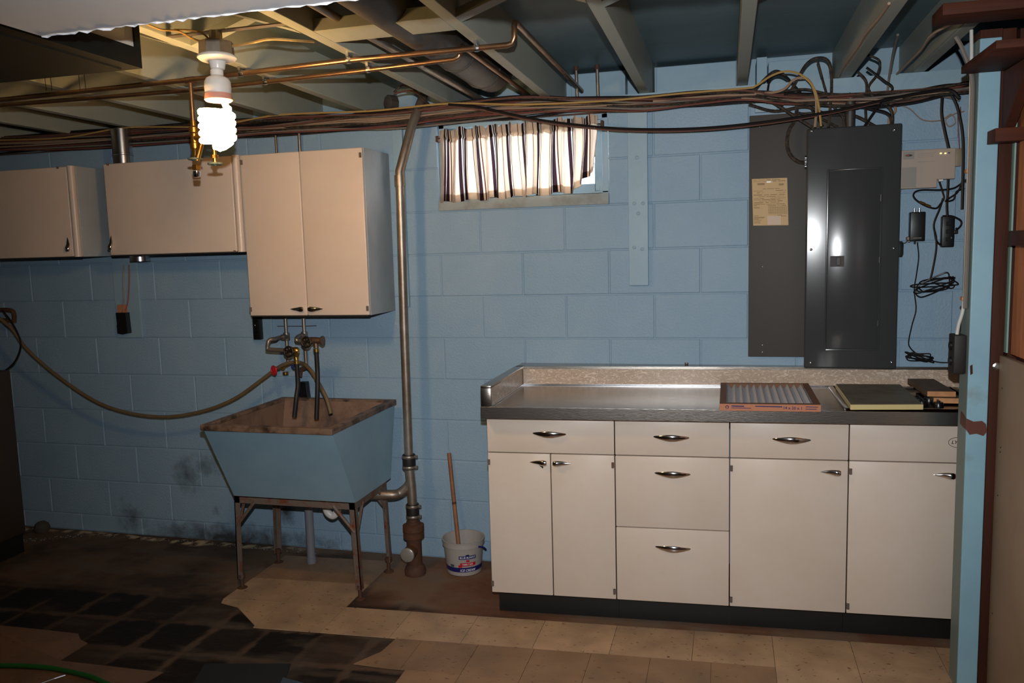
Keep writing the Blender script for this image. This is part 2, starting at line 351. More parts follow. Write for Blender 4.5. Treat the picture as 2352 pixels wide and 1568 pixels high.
# left-over trim: drywall sheet overhead near the camera, with a torn edge
dz = 2.01
mb = MB(); n = 190; top = []; bot = []; XL, XR = -.085, 2.7
for i in range(n+1):
    x = XL+(XR-XL)*i/n; j = random.uniform(-.004, .004)
    bot.append((x, -2.21+j, dz)); top.append((x, -2.21+j+random.uniform(-.003, .004), dz+.0125))
vs = bot+top+[(XR, -5.5, dz), (XL, -5.5, dz), (XR, -5.5, dz+.0125), (XL, -5.5, dz+.0125)]
N1 = n+1
mb.add(vs, [tuple(range(n, -1, -1))+(2*N1+1, 2*N1), tuple(range(N1, 2*N1))+(2*N1+2, 2*N1+3), (0, N1, 2*N1+3, 2*N1+1), (n, 2*N1, 2*N1+2, 2*N1-1), (2*N1, 2*N1+1, 2*N1+3, 2*N1+2)])
mb.cur = 1; mb.add(vs, [(i, i+1, N1+i+1, N1+i) for i in range(n)])
dw = struct('ceiling_panel', mb, [m_drywall, m_drywallcore]); dw['label'] = 'white drywall ceiling sheet with a torn front edge'
tp = MB(); vs = []
for i in range(n+1):
    x, y, z_ = bot[i]; vs += [(x, y-.001, dz-.0003), (x, y+.0005+random.uniform(0, .003)*random.random(), dz-.001-.0045*random.random()**2)]
tp.add(vs, [(2*i, 2*i+2, 2*i+3, 2*i+1) for i in range(n)]); tp.build('torn_paper_edge', mat('torn_white_paper', (236, 236, 238), .9), dw)
part_box('hanger_strip', m_joist, dw, XL+.05, XR-.02, -2.6, -2.55, dz+.013, JZ-.002)
# other walls (partly or wholly outside the frame)
struct('wall_left', MB().box(-3.4, -3.3, -5.6, -.0, 0, DZ), m_block)
struct('wall_rear', MB().box(-3.4, 3.4, -5.7, -5.6, 0, DZ), m_wallpanel)
PX = 2.285
wr = struct('wall_right', MB().box(PX, PX+.05, -.7, .0, 0, JZ).box(2.215, 2.335, -5.6, -.83, 0, JZ), m_brown)
struct('added_seal_wall', MB().box(3.4, 3.5, -5.7, .34, -.02, DZ+.03).box(-3.5, -3.4, -5.7, .34, -.02, DZ+.03).box(2.2, 2.34, -.80, -.7, 0, 2.16), m_brown)  # added outer shell and gap filler, closing leaks of sky light

# ------------------------------------------------------------ floor: stained slab + tiles
def vnoise(X, Y, s, seed=0, oct=4):
    out = np.zeros_like(X); amp = 1; tot = 0
    for o in range(oct):
        r = np.random.default_rng(seed+o); G = r.random((128, 128)); x = X*s+seed*3.1; y = Y*s+seed*1.7
        xi = np.floor(x).astype(int); yi = np.floor(y).astype(int); fx = x-xi; fy = y-yi; fx = fx*fx*(3-2*fx); fy = fy*fy*(3-2*fy)
        g = lambda a, b: G[a % 128, b % 128]
        out += amp*((g(xi, yi)*(1-fx)+g(xi+1, yi)*fx)*(1-fy)+(g(xi, yi+1)*(1-fx)+g(xi+1, yi+1)*fx)*fy); tot += amp; amp *= .55; s *= 2.1
    return out/tot
def rowY(k, x): return -.612-.24*k+.055*x
def build_floor():
    xs = np.concatenate([[-3.4], np.arange(-2.7, 2.31, .01), [3.4]]); ys = np.concatenate([[-5.7], np.arange(-1.6, .011, .01)])
    X, Y = np.meshgrid(xs, ys, indexing='ij'); nx, ny = X.shape
    Zv = (vnoise(X, Y, 9, 5)-.5)*.0024-.0012
    n1 = vnoise(X, Y, 5, 1); n2 = vnoise(X, Y, 22, 9); n3 = vnoise(X*.5, Y*2, 9, 21)
    con = np.array(s2l((124, 98, 78))[:3]); conr = np.array(s2l((134, 88, 64))[:3]); cond = np.array(s2l((60, 46, 35))[:3]); blk = np.array(s2l((22, 16, 12))[:3]); gry = np.array(s2l((112, 106, 96))[:3])
    sm = lambda a, lo, hi: np.clip((a-lo)/(hi-lo), 0, 1)[..., None]
    c = con*(1-sm(n1, .4, .7)) + cond*sm(n1, .4, .7)
    c = c*(1-.5*sm(n3, .5, .7))+gry*.5*sm(n3, .5, .7)
    right = sm(X, -.3, 0)*sm(n1, .35, .6)*.6; c = c*(1-right)+conr*right
    left = sm(-X, .75, 1.1); c = c*(1-left*.55)+cond*left*.55
    # old adhesive squares of lifted 9 inch tiles
    S = .24; yy = Y-.055*X; gx = np.mod(X+.02+.0*Y, .235)/.235; gy = np.mod(yy+.612, S)/S
    edge = np.minimum(np.minimum(gx, 1-gx), np.minimum(gy, 1-gy)) + (n2-.5)*.17+(n1-.5)*.12
    cell = vnoise(np.floor((X+.02)/.235)*7.3, np.floor((yy+.612)/S)*5.1, 1, 33, 1)
    area = sm(-(yy+.60+(n1-.5)*.12+.02*np.sin(X*9)), -.05, .02)*sm(-X, -.62, -.4)
    area2 = area*(sm(edge, .02, .075))*(.55+.45*sm(cell, .3, .5))*(1-.55*sm(n3, .52, .75))
    c = c*(1-area*.6)+cond*.75*area*.6
    c = c*(1-area2)+blk*area2
    # chalky line where floor meets wall at left
    ed = sm(Y+.06+(n1-.5)*.09, -.015, .01)*sm(-(Y+.02+(n1-.5)*.05), -.015, .0)*sm(-X, .7, 1.0)*sm(n2, .5, .62)
    c = c*(1-ed)+np.array(s2l((190, 170, 140))[:3])*ed
    vs = np.stack([X, Y, Zv], -1).reshape(-1, 3)
    idx = np.arange(nx*ny).reshape(nx, ny); F = np.stack([idx[:-1, :-1], idx[1:, :-1], idx[1:, 1:], idx[:-1, 1:]], -1).reshape(-1, 4)
    me = bpy.data.meshes.new('floor'); me.from_pydata(vs.tolist(), [], F.tolist()); me.materials.append(m_floor)
    at = me.color_attributes.new('Col', 'FLOAT_COLOR', 'POINT'); cc = np.ones((nx*ny, 4), np.float32); cc[:, :3] = c.reshape(-1, 3); at.data.foreach_set('color', cc.ravel())
    o = bpy.data.objects.new('floor', me); COL.objects.link(o); tag(o, kind='structure'); return o
floor = build_floor()
def tile(poly, m, g=.0012):
    c = Vector((sum(p[0] for p in poly)/len(poly), sum(p[1] for p in poly)/len(poly)))
    P = [Vector(p[:2]) + (c-Vector(p[:2])).normalized()*g for p in poly]; z = .0028+random.uniform(0, .0006)
    MB().prism([(p.x, p.y, 0.0002) for p in P], (0, 0, z)).build('tile', m, floor)
def cells(xe, k0, k1, m):
    for a, b in zip(xe[:-1], xe[1:]): tile([(a, rowY(k1, a)), (b, rowY(k1, b)), (b, rowY(k0, b)), (a, rowY(k0, a))], m)
cells([-.27, .03, .325, .61, .905, 1.21, 1.505, 1.79, 2.09, 2.28], 0, 1, m_tileL)
tile([(-.565, rowY(1, -.565)), (-.27, rowY(1, -.27)), (-.27, rowY(0, -.27)), (-.565, rowY(0, -.565))], m_tileL)
P = [atZ(u, v, 0) for u, v in [(508, 1385), (545, 1395), (585, 1437)]]
tile([(-.565, rowY(1, -.565)), (-.565, rowY(0, -.565)), (-.86, rowY(0, -.86))]+[(p.x, p.y) for p in P], m_tileL)
cells([-.86, -.565, -.27], -1, 0, m_tileL)
cells([-.86, -.565, -.27], -2.2, -1, m_tileD)
tile([(.06, rowY(1.0, .06)), (.17, rowY(1, .17)), (.17, rowY(1.95, .17)), (.12, rowY(1.95, .12)), (-.02, rowY(1.9, -.02)), (.045, rowY(1.45, 0))][::-1], m_tileD)
cells([.17, .40, .62, .84, 1.06, 1.28, 1.505], 1, 1.95, m_tileD)
cells([.19, .40, .62, .84, 1.06, 1.28, 1.505], 1.95, 2.9, m_tileD)
cells([1.505, 1.79, 2.09, 2.21], 1, 2, m_tileL); cells([1.505, 1.79, 2.09, 2.21], 2, 3.2, m_tileL)
P = [atZ(u, v, 0) for u, v in [(0, 1437), (90, 1446), (180, 1456), (186, 1470), (202, 1478), (138, 1518), (245, 1530), (376, 1545), (340, 1566), (250, 1590), (-60, 1590), (-60, 1434)]]
pts = [(p.x, p.y) for p in P]
tile(pts[:6]+[pts[11]], m_tileB); tile([pts[11], pts[5], pts[6], pts[7], pts[8], pts[9], pts[10]], m_tileB)
# gravel line at the far left foot of the wall
g = MB()
for i in range(260):
    t = random.random(); x = -2.45+1.75*t; y = -.03-.05*random.random()-(.18*max(0, .18-t)*5 if t < .18 else 0); r = random.uniform(.001, .0035)*(1.5 if t < .15 else 1)
    g.lathe([(0, -.3*r), (r, .2*r), (0, r)], (x, y, 0.0), n=5)
tag(g.build('mortar_crumbs', m_sill), 'crumbs of pale mortar along the floor at the foot of the left wall', 'rubble', kind='stuff')

# ------------------------------------------------------------ window
win = struct('window_1', MB().box(WX0, WX0+.028, .02, .12, WZ0, WZ1).box(WX1-.028, WX1, .02, .12, WZ0, WZ1).box(WX0, WX1, .02, .12, WZ1-.02, WZ1).box(WX0, WX1, .02, .12, WZ0+.049, WZ0+.058), m_blue, bevel=.002)
MB().prism([(WX0-.004, -.012, WZ0-.004), (WX0-.004, -.003, WZ0+.046), (WX0-.004, .12, WZ0+.048), (WX0-.004, .12, WZ0-.004)], (WX1-WX0+.008, 0, 0)).build('window_sill', m_sill, win, bevel=.002)
fr = MB(); a, b, c, d = WX0+.03, WX1-.03, WZ0+.060, WZ1-.022; w = .034
fr.box(a, a+w, .05, .08, c, d).box(b-w, b, .05, .08, c, d).box(a+w, b-w, .05, .08, c, c+w).box(a+w, b-w, .05, .08, d-w, d).box(.395, .42, .055, .078, c+w, d-w)
fr.build('sash', m_blue, win, bevel=.002)
mg = bpy.data.materials.new('window_glass'); mg.use_nodes = True; nt = mg.node_tree; N = nt.nodes; L = nt.links
N.remove(N['Principled BSDF']); tr = N.new('ShaderNodeBsdfTransparent'); gl = N.new('ShaderNodeBsdfGlossy'); gl.inputs['Roughness'].default_value = .02
mx = N.new('ShaderNodeMixShader'); mx.inputs[0].default_value = .06; L.new(tr.outputs[0], mx.inputs[1]); L.new(gl.outputs[0], mx.inputs[2]); L.new(mx.outputs[0], N['Material Output'].inputs[0])
for x0, x1 in ((a+w, .395), (.42, b-w)): MB().box(x0, x1, .064, .067, c+w, d-w).build('pane', mg, win)
MB().box(a+w+.02, a+w+.04, .03, .05, WZ0+.06, WZ0+.08).box(b-.012, b+.002, .028, .05, c-.004, c+.02).build('window_latch', m_blue, win, bevel=.002)
# window well outside
struct('window_well', MB().box(-.4, 1.25, .85, .9, 1.4, 2.0).box(-.4, 1.25, .25, .9, 1.35, 1.45), m_sill)
# curtain
def curtain():
    root = thing('cafe_curtain', 'cream curtain with dark brown stripes gathered over the small basement window', 'curtain', (.41, 0, 1.75))
    dy0 = -.010
    x0, x1 = .022, .775; nu, nv = 420, 30; vs = []; uv = []
    ph = [random.uniform(0, 6.28) for _ in range(6)]
    def fold(t):
        return .62*math.sin(t*2*math.pi*13+1.8*math.sin(t*11+ph[0]))+.3*math.sin(t*2*math.pi*31+ph[1])+.3*math.sin(t*2*math.pi*6+ph[2])
    for i in range(nu+1):
        t = i/nu
        for j in range(nv+1):
            s = j/nv                       # 0 top
            top = 2.096+.018*t+.006*math.sin(t*61+ph[3])+.004*math.sin(t*140)
            bot = 1.762+.024*t+.006*math.sin(t*44+ph[4])
            if t > .85:                    # right corner swept up
                q = (t-.85)/.15; bot += .105*q**1.2
            z = top+(bot-top)*s
            amp = (.013 if s > .12 else .010+.006*math.cos(s*26))*(1+.6*s)
            x = x0+(x1-x0)*t+(.0105*math.sin(t*2*math.pi*13+1.8*math.sin(t*11+ph[0])+1.9+.9*s)+.0035*math.sin(t*2*math.pi*31+ph[5]+2*s))*(.6+.5*s)+.007*math.sin(t*23+2.6*s)*s+.012*math.sin(t*9+ph[1])*s
            if t > .8: x -= .035*((t-.8)/.2)**2*s*s
            y = -.026+amp*fold(t)*(1 if s > .13 else .8)
            if .1 < s < .16: y = -.018+amp*fold(t)*.35
            vs.append((x, y, z)); uv.append((t, 1-s))
    fs = [(i*(nv+1)+j, (i+1)*(nv+1)+j, (i+1)*(nv+1)+j+1, i*(nv+1)+j+1) for i in range(nu) for j in range(nv)]
    me = bpy.data.meshes.new('curtain_cloth'); me.from_pydata(vs, [], fs); ul = me.uv_layers.new(name='uv')
    for l in me.loops: ul.data[l.index].uv = uv[l.vertex_index]
    me.polygons.foreach_set('use_smooth', [True]*len(me.polygons))
    m = bpy.data.materials.new('striped_cotton'); m.use_nodes = True; nt = m.node_tree; N = nt.nodes; L = nt.links; N.remove(N['Principled BSDF'])
    uvn = N.new('ShaderNodeUVMap'); sp = N.new('ShaderNodeSeparateXYZ'); L.new(uvn.outputs[0], sp.inputs[0])
    mu = N.new('ShaderNodeMath'); mu.operation = 'MULTIPLY'; mu.inputs[1].default_value = 10.3; L.new(sp.outputs[0], mu.inputs[0])
    fx = N.new('ShaderNodeMath'); fx.operation = 'FRACT'; L.new(mu.outputs[0], fx.inputs[0])
    r = N.new('ShaderNodeValToRGB'); cr = r.color_ramp; cr.interpolation = 'CONSTANT'
    cre, drk, wht, brn = s2l((222, 202, 182)), s2l((52, 36, 42)), s2l((240, 234, 228)), s2l((96, 60, 48))
    st = [(0, cre), (.22, brn), (.25, cre), (.44, drk), (.53, wht), (.57, drk), (.61, wht), (.65, drk), (.76, cre), (.80, brn), (.83, cre)]
    cr.elements[0].position = 0; cr.elements[0].color = st[0][1]; cr.elements[1].position = st[1][0]; cr.elements[1].color = st[1][1]
    for p_, c_ in st[2:]: e = cr.elements.new(p_); e.color = c_
    L.new(fx.outputs[0], r.inputs[0])
    df = N.new('ShaderNodeBsdfDiffuse'); tl = N.new('ShaderNodeBsdfTranslucent'); L.new(r.outputs[0], df.inputs[0]); L.new(r.outputs[0], tl.inputs[0])
    ms = N.new('ShaderNodeMixShader'); ms.inputs[0].default_value = .5; L.new(df.outputs[0], ms.inputs[1]); L.new(tl.outputs[0], ms.inputs[2]); L.new(ms.outputs[0], N['Material Output'].inputs[0])
    me.materials.append(m); o = bpy.data.objects.new('curtain_cloth', me); COL.objects.link(o); o.parent = root; o.matrix_parent_inverse = PINV[root.name]
    # header and hem double the cloth
    for nm, s0, s1 in (('header_band', 0, 5), ('hem', 27, 30)):
        v2 = []; f2 = []; rows = s1-s0+1
        for i in range(nu+1):
            for j in range(s0, s1+1): p = vs[i*(nv+1)+j]; v2.append((p[0], p[1]+.0016, p[2]))
        f2 = [(i*rows+j, (i+1)*rows+j, (i+1)*rows+j+1, i*rows+j+1) for i in range(nu) for j in range(rows-1)]
        u2 = [uv[i*(nv+1)+j] for i in range(nu+1) for j in range(s0, s1+1)]
        me2 = bpy.data.meshes.new(nm); me2.from_pydata(v2, [], f2); ul = me2.uv_layers.new(name='uv')
        for l in me2.loops: ul.data[l.index].uv = u2[l.vertex_index]
        me2.polygons.foreach_set('use_smooth', [True]*len(me2.polygons)); me2.materials.append(m)
        o2 = bpy.data.objects.new(nm, me2); COL.objects.link(o2); o2.parent = root; o2.matrix_parent_inverse = PINV[root.name]
    MB().tube([(.008, -.012, 2.06), (.79, -.012, 2.078)], .004, 8).build('curtain_rod', m_chrome, root, smooth=True)
    for hx_, hz_ in ((.003, 2.045), (.785, 2.065)): MB().box(hx_, hx_+.013, -.02, .01, hz_, hz_+.028).build('rod_hook', m_rust2, root, bevel=.002)
curtain()

# ------------------------------------------------------------ boards on the wall
def board(label, x0, x1, z0, z1, y0=-.022, m=m_blue, cat='board', name='furring_strip', marks=()):
    t = thing(name, label, cat, ((x0+x1)/2, 0, z0)); MB().box(x0, x1, y0, -.001, z0, z1).build('plank', m, t, bevel=.002)
    for (u, v) in marks:
        p = atY(u, v, y0); MB().lathe([(0, 0), (.008, .0005), (.009, .003), (.004, .006), (0, .006)], (p.x, y0+.0005, p.z), (0, -1, 0), n=10).build('bolt_head', m, t, smooth=True)
    return t
board('pale blue vertical furring strip between window and grey panel', .905, .992, 1.355, 2.125, marks=[(1457, 467), (1477, 467), (1457, 568), (1475, 572), (1463, 362), (1466, 490)])
board('pale blue vertical board on the wall behind the pipe beside tall cabinet', -.215, -.165, 1.27, 2.125)
board('short pale blue board on the wall just above the dark grey backing board', 1.445, 1.535, 2.08, 2.13, y0=-.02, name='short_board')
# patch board behind the light switch
board('pale blue mounting board behind the hanging black box', -1.88, -1.72, 1.115, 1.55, y0=-.012, name='mounting_board')
board('small blue mounting board at the outlet under the tall cabinet', -1.045, -.93, 1.10, 1.25, y0=-.012, name='mounting_board')

# ============================================================ BASE CABINETS AND COUNTER
SK = .06
def sk(x, y): return y+SK*(x-.39)
def skew(o):
    for v in o.data.vertices: v.co.y = sk(v.co.x, v.co.y)
    return o
FY = -.60
def pull(cx, cz, par, w=.069):
    """spindle shaped chrome bar pull"""
    s = MB(); y0 = sk(cx, FY)
    prof = [(0.0006, -w), (.0028, -w*.93), (.0058, -w*.6), (.0085, -w*.25), (.0092, 0), (.0085, w*.25), (.0058, w*.6), (.0028, w*.93), (.0006, w)]
    vs = []; n = 14
    for r, h in prof:
        bow = .017*(1-(h/w)**2)
        for j in range(n):
            a = 2*math.pi*j/n; vs.append((cx+h, y0-.004-bow+r*.6*math.cos(a), cz+r*1.45*math.sin(a)))
    k = len(prof); s.add(vs, [(i*n+j, i*n+(j+1) % n, (i+1)*n+(j+1) % n, (i+1)*n+j) for i in range(k-1) for j in range(n)])
    o = s.build('handle', m_chrome, par, smooth=True); return o
def teardrop(c, par, dirv, up, nrm, L_=.072, m=None):
    """tapered chrome latch handle: thick round end, pointed other end"""
    s = MB(); n = 12; vs = []; prof = [(0, 0), (.009, .001), (.0125, .008), (.0125, .02), (.010, .036), (.006, .054), (.0008, L_)]
    c = Vector(c); d = Vector(dirv); u = Vector(up); q = Vector(nrm)
    for r, h in prof:
        for j in range(n):
            a = 2*math.pi*j/n; vs.append(c+d*h+u*(r*math.cos(a))+q*(.008+.008*(h < .03)+r*.7*math.sin(a)))
    k = len(prof); s.add(vs, [(i*n+j, i*n+(j+1) % n, (i+1)*n+(j+1) % n, (i+1)*n+j) for i in range(k-1) for j in range(n)])
    s.cyl(c+d*.012, c+d*.012+q*.012, .006, n=10)
    return s.build('handle', m or m_chrome, par, smooth=True)
def hinge(x, z, par, y=None, h=.022):
    y = sk(x, FY) if y is None else y
    return MB().box(x-.005, x+.005, y-.004, y+.008, z-h/2, z+h/2).cyl((x, y-.004, z-h/2), (x, y-.004, z+h/2), .0035, n=8).build('hinge', m_rust, par)
ZB, ZD, ZT = .115, .712, .862
units = [('cream metal base cabinet with one drawer over two doors, leftmost of the counter run', .388, .905, 'A'),
         ('cream metal base cabinet with three drawers, second of the counter run', .905, 1.344, 'B'),
         ('cream metal base cabinet with one drawer over one door, right of the three-drawer unit', 1.344, 1.774, 'C'),
         ('cream metal base cabinet below the cooktop with an oval emblem, next to the blue post', 1.774, 2.21, 'D')]
for lab, x0, x1, kind in units:
    t = thing('base_cabinet', lab, 'cabinet', ((x0+x1)/2, -.3, 0)); e = .0018
    skew(part_box('carcass', m_gap, t, x0+e, x1-e, FY+.02, -.155, ZB+.002, ZT))
    if kind == 'A': skew(part_box('side_panel', m_creamlow, t, x0, x0+e, FY+.012, -.155, ZB, ZT))
    skew(part_box('toe_kick', m_toe, t, x0+(.0 if kind != 'A' else .01), x1-.001, FY+.075, -.155, 0.004, ZB))
    def front(name, a, b, c, d, **k): return skew(part_box(name, m_creamlow, t, a+e, b-e, FY, FY+.019, c+e, d-e, bevel=.003, **k))
    def reparent(h, f): pass
    if kind in 'ABC':
        d = front('drawer', x0, x1, ZD, ZT); cx = (x0+x1)/2; pull(cx+(.0 if kind != 'C' else .01), .79 if kind != 'A' else .795, d)
    if kind == 'A':
        xm = .648
        d = front('door', x0, xm, ZB, ZD); teardrop((xm-.012, sk(xm, FY), .676), d, (-1, 0, 0), (0, 0, 1), (0, -1, 0))
        MB().prism([(xm-.03, sk(xm, FY)-.002, .672), (xm-.05, sk(xm, FY)-.002, .668), (xm-.03, sk(xm, FY)-.002, .652)], (0, -.006, 0)).build('broken_latch_tab', m_blackp, d)
        hinge(x0+.006, .672, d); hinge(x0+.006, .155, d)
        d = front('door', xm, x1, ZB, ZD); teardrop((xm+.012, sk(xm, FY), .676), d, (1, 0, 0), (0, 0, 1), (0, -1, 0)); hinge(x1-.008, .672, d); hinge(x1-.008, .15, d)
    elif kind == 'B':
        d = front('drawer', x0, x1, .420, ZD); pull((x0+x1)/2+.004, .645, d)
        d = front('drawer', x0, x1, ZB, .420); pull((x0+x1)/2+.004, .345, d)
    else:
        if kind == 'D':
            f = front('apron_panel', x0, x1, ZD, ZT)
            y = sk(2.13, FY)-.0012
            ov = MB(); n = 32
            ring = [(2.147+.034*math.cos(2*math.pi*i/n), y, .79+.019*math.sin(2*math.pi*i/n)) for i in range(n)]
            ov.tube(ring+[ring[0]], .0009, 5, cap=False).build('oval_emblem', m_blackp, f)
            text_obj('emblem_lettering', 'LYON', .018, m_blackp, f, facing(2.147, y, .79), shear=.2)
        d = front('door', x0, x1, ZB, ZD); hx = x1-.028 if kind == 'C' else 2.137
        teardrop((hx, sk(hx, FY), .668), d, (-1, 0, 0), (0, 0, 1), (0, -1, 0)); hinge(x0+.007, .672, d); hinge(x0+.007, .145, d)
# worktop
wt = thing('worktop', 'stainless edged laminate worktop with splashback over the cream base cabinets', 'countertop', (1.3, -.3, .865))
CT = .91; CX1 = 2.265
skew(part_box('laminate_top', m_lamtop, wt, .388, CX1, -.645, -.012, CT-.03, CT))
skew(MB().box(.383, CX1, -.658, -.645, CT-.046, CT+.002).build('steel_front_edge', m_steel, wt, bevel=.002))
skew(part_box('steel_end_edge', m_steel, wt, .383, .388, -.645, -.012, CT-.046, CT+.001))
y1 = -.0025
def bs(name, m, x0, x1, ya, yb, z0, z1, bev=0):
    """splash pieces whose back stays on the wall line"""
    mb_ = MB(); vs = [(x, (y if y > -.01 else sk(x, y)), z) for x in (x0, x1) for y in (ya, yb) for z in (z0, z1)]
    mb_.add(vs, [(0, 1, 3, 2), (4, 6, 7, 5), (0, 4, 5, 1), (2, 3, 7, 6), (0, 2, 6, 4), (1, 5, 7, 3)]); return mb_.build(name, m, wt, bevel=bev)
for i, (a_, b_) in enumerate([(.425, 1.298), (1.298, CX1)]): bs('splashback_panel', m_lam, a_, b_, -.118, -.1, CT+.001, .985)
bs('steel_top_rail', m_steel, .392, CX1, -.122, -.003-.0, .985, .996)
bs('steel_corner_bead', m_shiny, .425, 1.9, -.1255, -.118, CT+.001, CT+.006)
skew(part_box('end_splash', m_lam, wt, .392, .422, -.64, -.1, CT+.001, .985))
skew(part_box('end_steel_cap', m_steel, wt, .385, .427, -.655, -.10, .985, .996, bevel=.002))
skew(part_box('end_steel_front', m_steel, wt, .385, .427, -.657, -.64, CT+.001, .986, bevel=.002))
skew(part_box('corner_bead', m_shiny, wt, .422, .428, -.64, -.118, CT+.001, CT+.006))
# dead moth / clip on the rail
p = atY(1577, 832, -.02)
tag(MB().box(p.x-.008, p.x-.003, p.y-.004, p.y+.004, .9962, 1.006).box(p.x+.003, p.x+.008, p.y-.004, p.y+.004, .9962, 1.006).box(p.x-.006, p.x+.006, p.y-.003, p.y+.003, .9962, 1.0).build('rusty_clip', m_rust2), 'tiny rusty clip on the middle of the splashback rail', 'clip')

# air filter
af = thing('air_filter', 'pleated furnace air filter in an orange cardboard frame lying on the worktop', 'filter', (1.49, -.36, CT))
fx0, fx1, fy0, fy1, fz0, fz1 = 1.307, 1.665, -.612, -.135, CT+.0005, CT+.026
def yk(x): return SK*(x-1.307)*.9
def fbox(name, m, *b, **k):
    o = part_box(name, m, af, *b, **k)
    for v in o.data.vertices: v.co.y += yk(v.co.x)
    return o
fbox('frame_side', m_card, fx0, fx1, fy0, fy0+.003, fz0, fz1); fbox('frame_side', m_cardd, fx0, fx1, fy1-.003, fy1, fz0, fz1)
fbox('frame_side', m_cardd, fx0, fx0+.003, fy0+.003, fy1-.003, fz0, fz1); fbox('frame_side', m_cardd, fx1-.003, fx1, fy0+.003, fy1-.003, fz0, fz1)
for b in [(fx0, fx0+.024, fy0, fy1), (fx1-.024, fx1, fy0, fy1), (fx0+.024, fx1-.024, fy0, fy0+.024), (fx0+.024, fx1-.024, fy1-.012, fy1)]:
    fbox('frame_lip', m_cardd, b[0], b[1], b[2], b[3], fz1, fz1+.001)
pm = MB(); npl = 13; X0_, X1_ = fx0+.004, fx1-.004; vs = []
for i in range(2*npl+1):
    x = X0_+(X1_-X0_)*i/(2*npl); z = fz0+.003 if i % 2 else fz1-.003
    vs += [(x, fy0+.004+yk(x), z), (x, fy1-.004+yk(x), z)]
pm.add(vs, [(2*i, 2*i+2, 2*i+3, 2*i+1) for i in range(2*npl)]); pm.build('pleated_media', m_media, af)
for s_, x_, sz in [('14 x 20 x 1', 1.56, .013), ('000.000.0000', 1.415-.055, .006), ('www.filter-company.com', 1.45, .0055)]:
    pass
yy_ = lambda x: fy0-.0006+yk(x)
text_obj('printed_size', '14 x 20 x 1', .015, m_navy, af, facing(1.567, yy_(1.567)-.003, fz0+.013))
pr = MB()
for (xa, xb, zc, h) in [(1.35, 1.395, .018, .004), (1.35, 1.42, .011, .002), (1.435, 1.53, .018, .0035), (1.60+.012, 1.655, .018, .002), (1.612, 1.65, .010, .002)]:
    pr.box(xa, xb, yy_(xb)-.0035, yy_(xa)-.003+.0035, fz0+zc-h/2, fz0+zc+h/2)
pr.torus((1.334, yy_(1.334)-.001, fz0+.014), .005, .0012, (0, 1, 0), 16, 5)
pr.build('printed_lines', m_navy, af)

# cooktop
ck = thing('cooktop', 'drop-in black cooktop with steel rim and black knobs at the right end of the worktop', 'cooktop', (1.97, -.33, CT))
cx0, cx1 = 1.748, 2.24; cy0, cy1 = -.645, -.165
def sbox(name, m, par, *b, **k): return skew(part_box(name, m, par, *b, **k))
sbox('glass_top', m_glassblk, ck, cx0+.02, cx1-.02, cy0+.02, cy1-.02, CT+.0005, CT+.005)
rimm = MB(); rimm.box(cx0, cx0+.02, cy0, cy1, CT+.0005, CT+.011).box(cx1-.02, cx1, cy0, cy1, CT+.0005, CT+.011).box(cx0+.02, cx1-.02, cy0, cy0+.02, CT+.0005, CT+.011).box(cx0+.02, cx1-.02, cy1-.02, cy1, CT+.0005, CT+.011)
skew(rimm.build('steel_rim', m_steel, ck, bevel=.004, smooth=True))
for (x, y) in [(2.035, -.52), (2.035, -.47), (2.085, -.55), (2.09, -.50), (2.075, -.45)]:
    yy = sk(x, y-.01); kb = MB().lathe([(.019, 0), (.018, .010), (.015, .016), (0, .016)], (x, yy, CT+.005), n=14).box(x-.003, x+.003, yy-.016, yy+.016, CT+.02, CT+.028).build('knob', m_knobblk, ck, smooth=True)
cb = thing('cover_board', 'olive topped flat board with yellow edge lying over the cooktop', 'board', (1.88, -.35, CT+.012))
bz = CT+.0115
P = [(1.764, -.60), (2.012, -.565), (2.018, -.135), (1.768, -.15)]
MB().prism([(x, y, bz) for x, y in P], (0, 0, .019)).build('edge_band', m_lam_yel, cb, bevel=.002)
MB().prism([(x+(.003 if x < 1.9 else -.003), y+(.003 if y < -.3 else -.003), bz+.0191) for x, y in P], (0, 0, .0012)).build('board_top', m_lam_top, cb)
for i, (lab, x0, x1, y0, y1, z0, tw) in enumerate([('lower short lumber offcut on the cooktop corner, with a pale sawn end', 2.075, 2.17, -.43, -.14, CT+.0115, .0), ('upper short lumber offcut lying on the lower one beside the post', 2.055, 2.152, -.40, -.10, CT+.031, .03)]):
    t = thing('lumber_offcut', lab, 'wood', ((x0+x1)/2, (y0+y1)/2, z0)); Mz = Matrix.Translation(((x0+x1)/2, (y0+y1)/2, 0)) @ Matrix.Rotation(tw, 4, 'Z') @ Matrix.Translation((-(x0+x1)/2, -(y0+y1)/2, 0))
    MB().box(x0, x1, y0+.001, y1, z0, z0+.019, Mz).build('board', m_lumbert, t); MB().box(x0, x1, y0, y0+.001, z0, z0+.019, Mz).build('sawn_end', m_lumber, t)

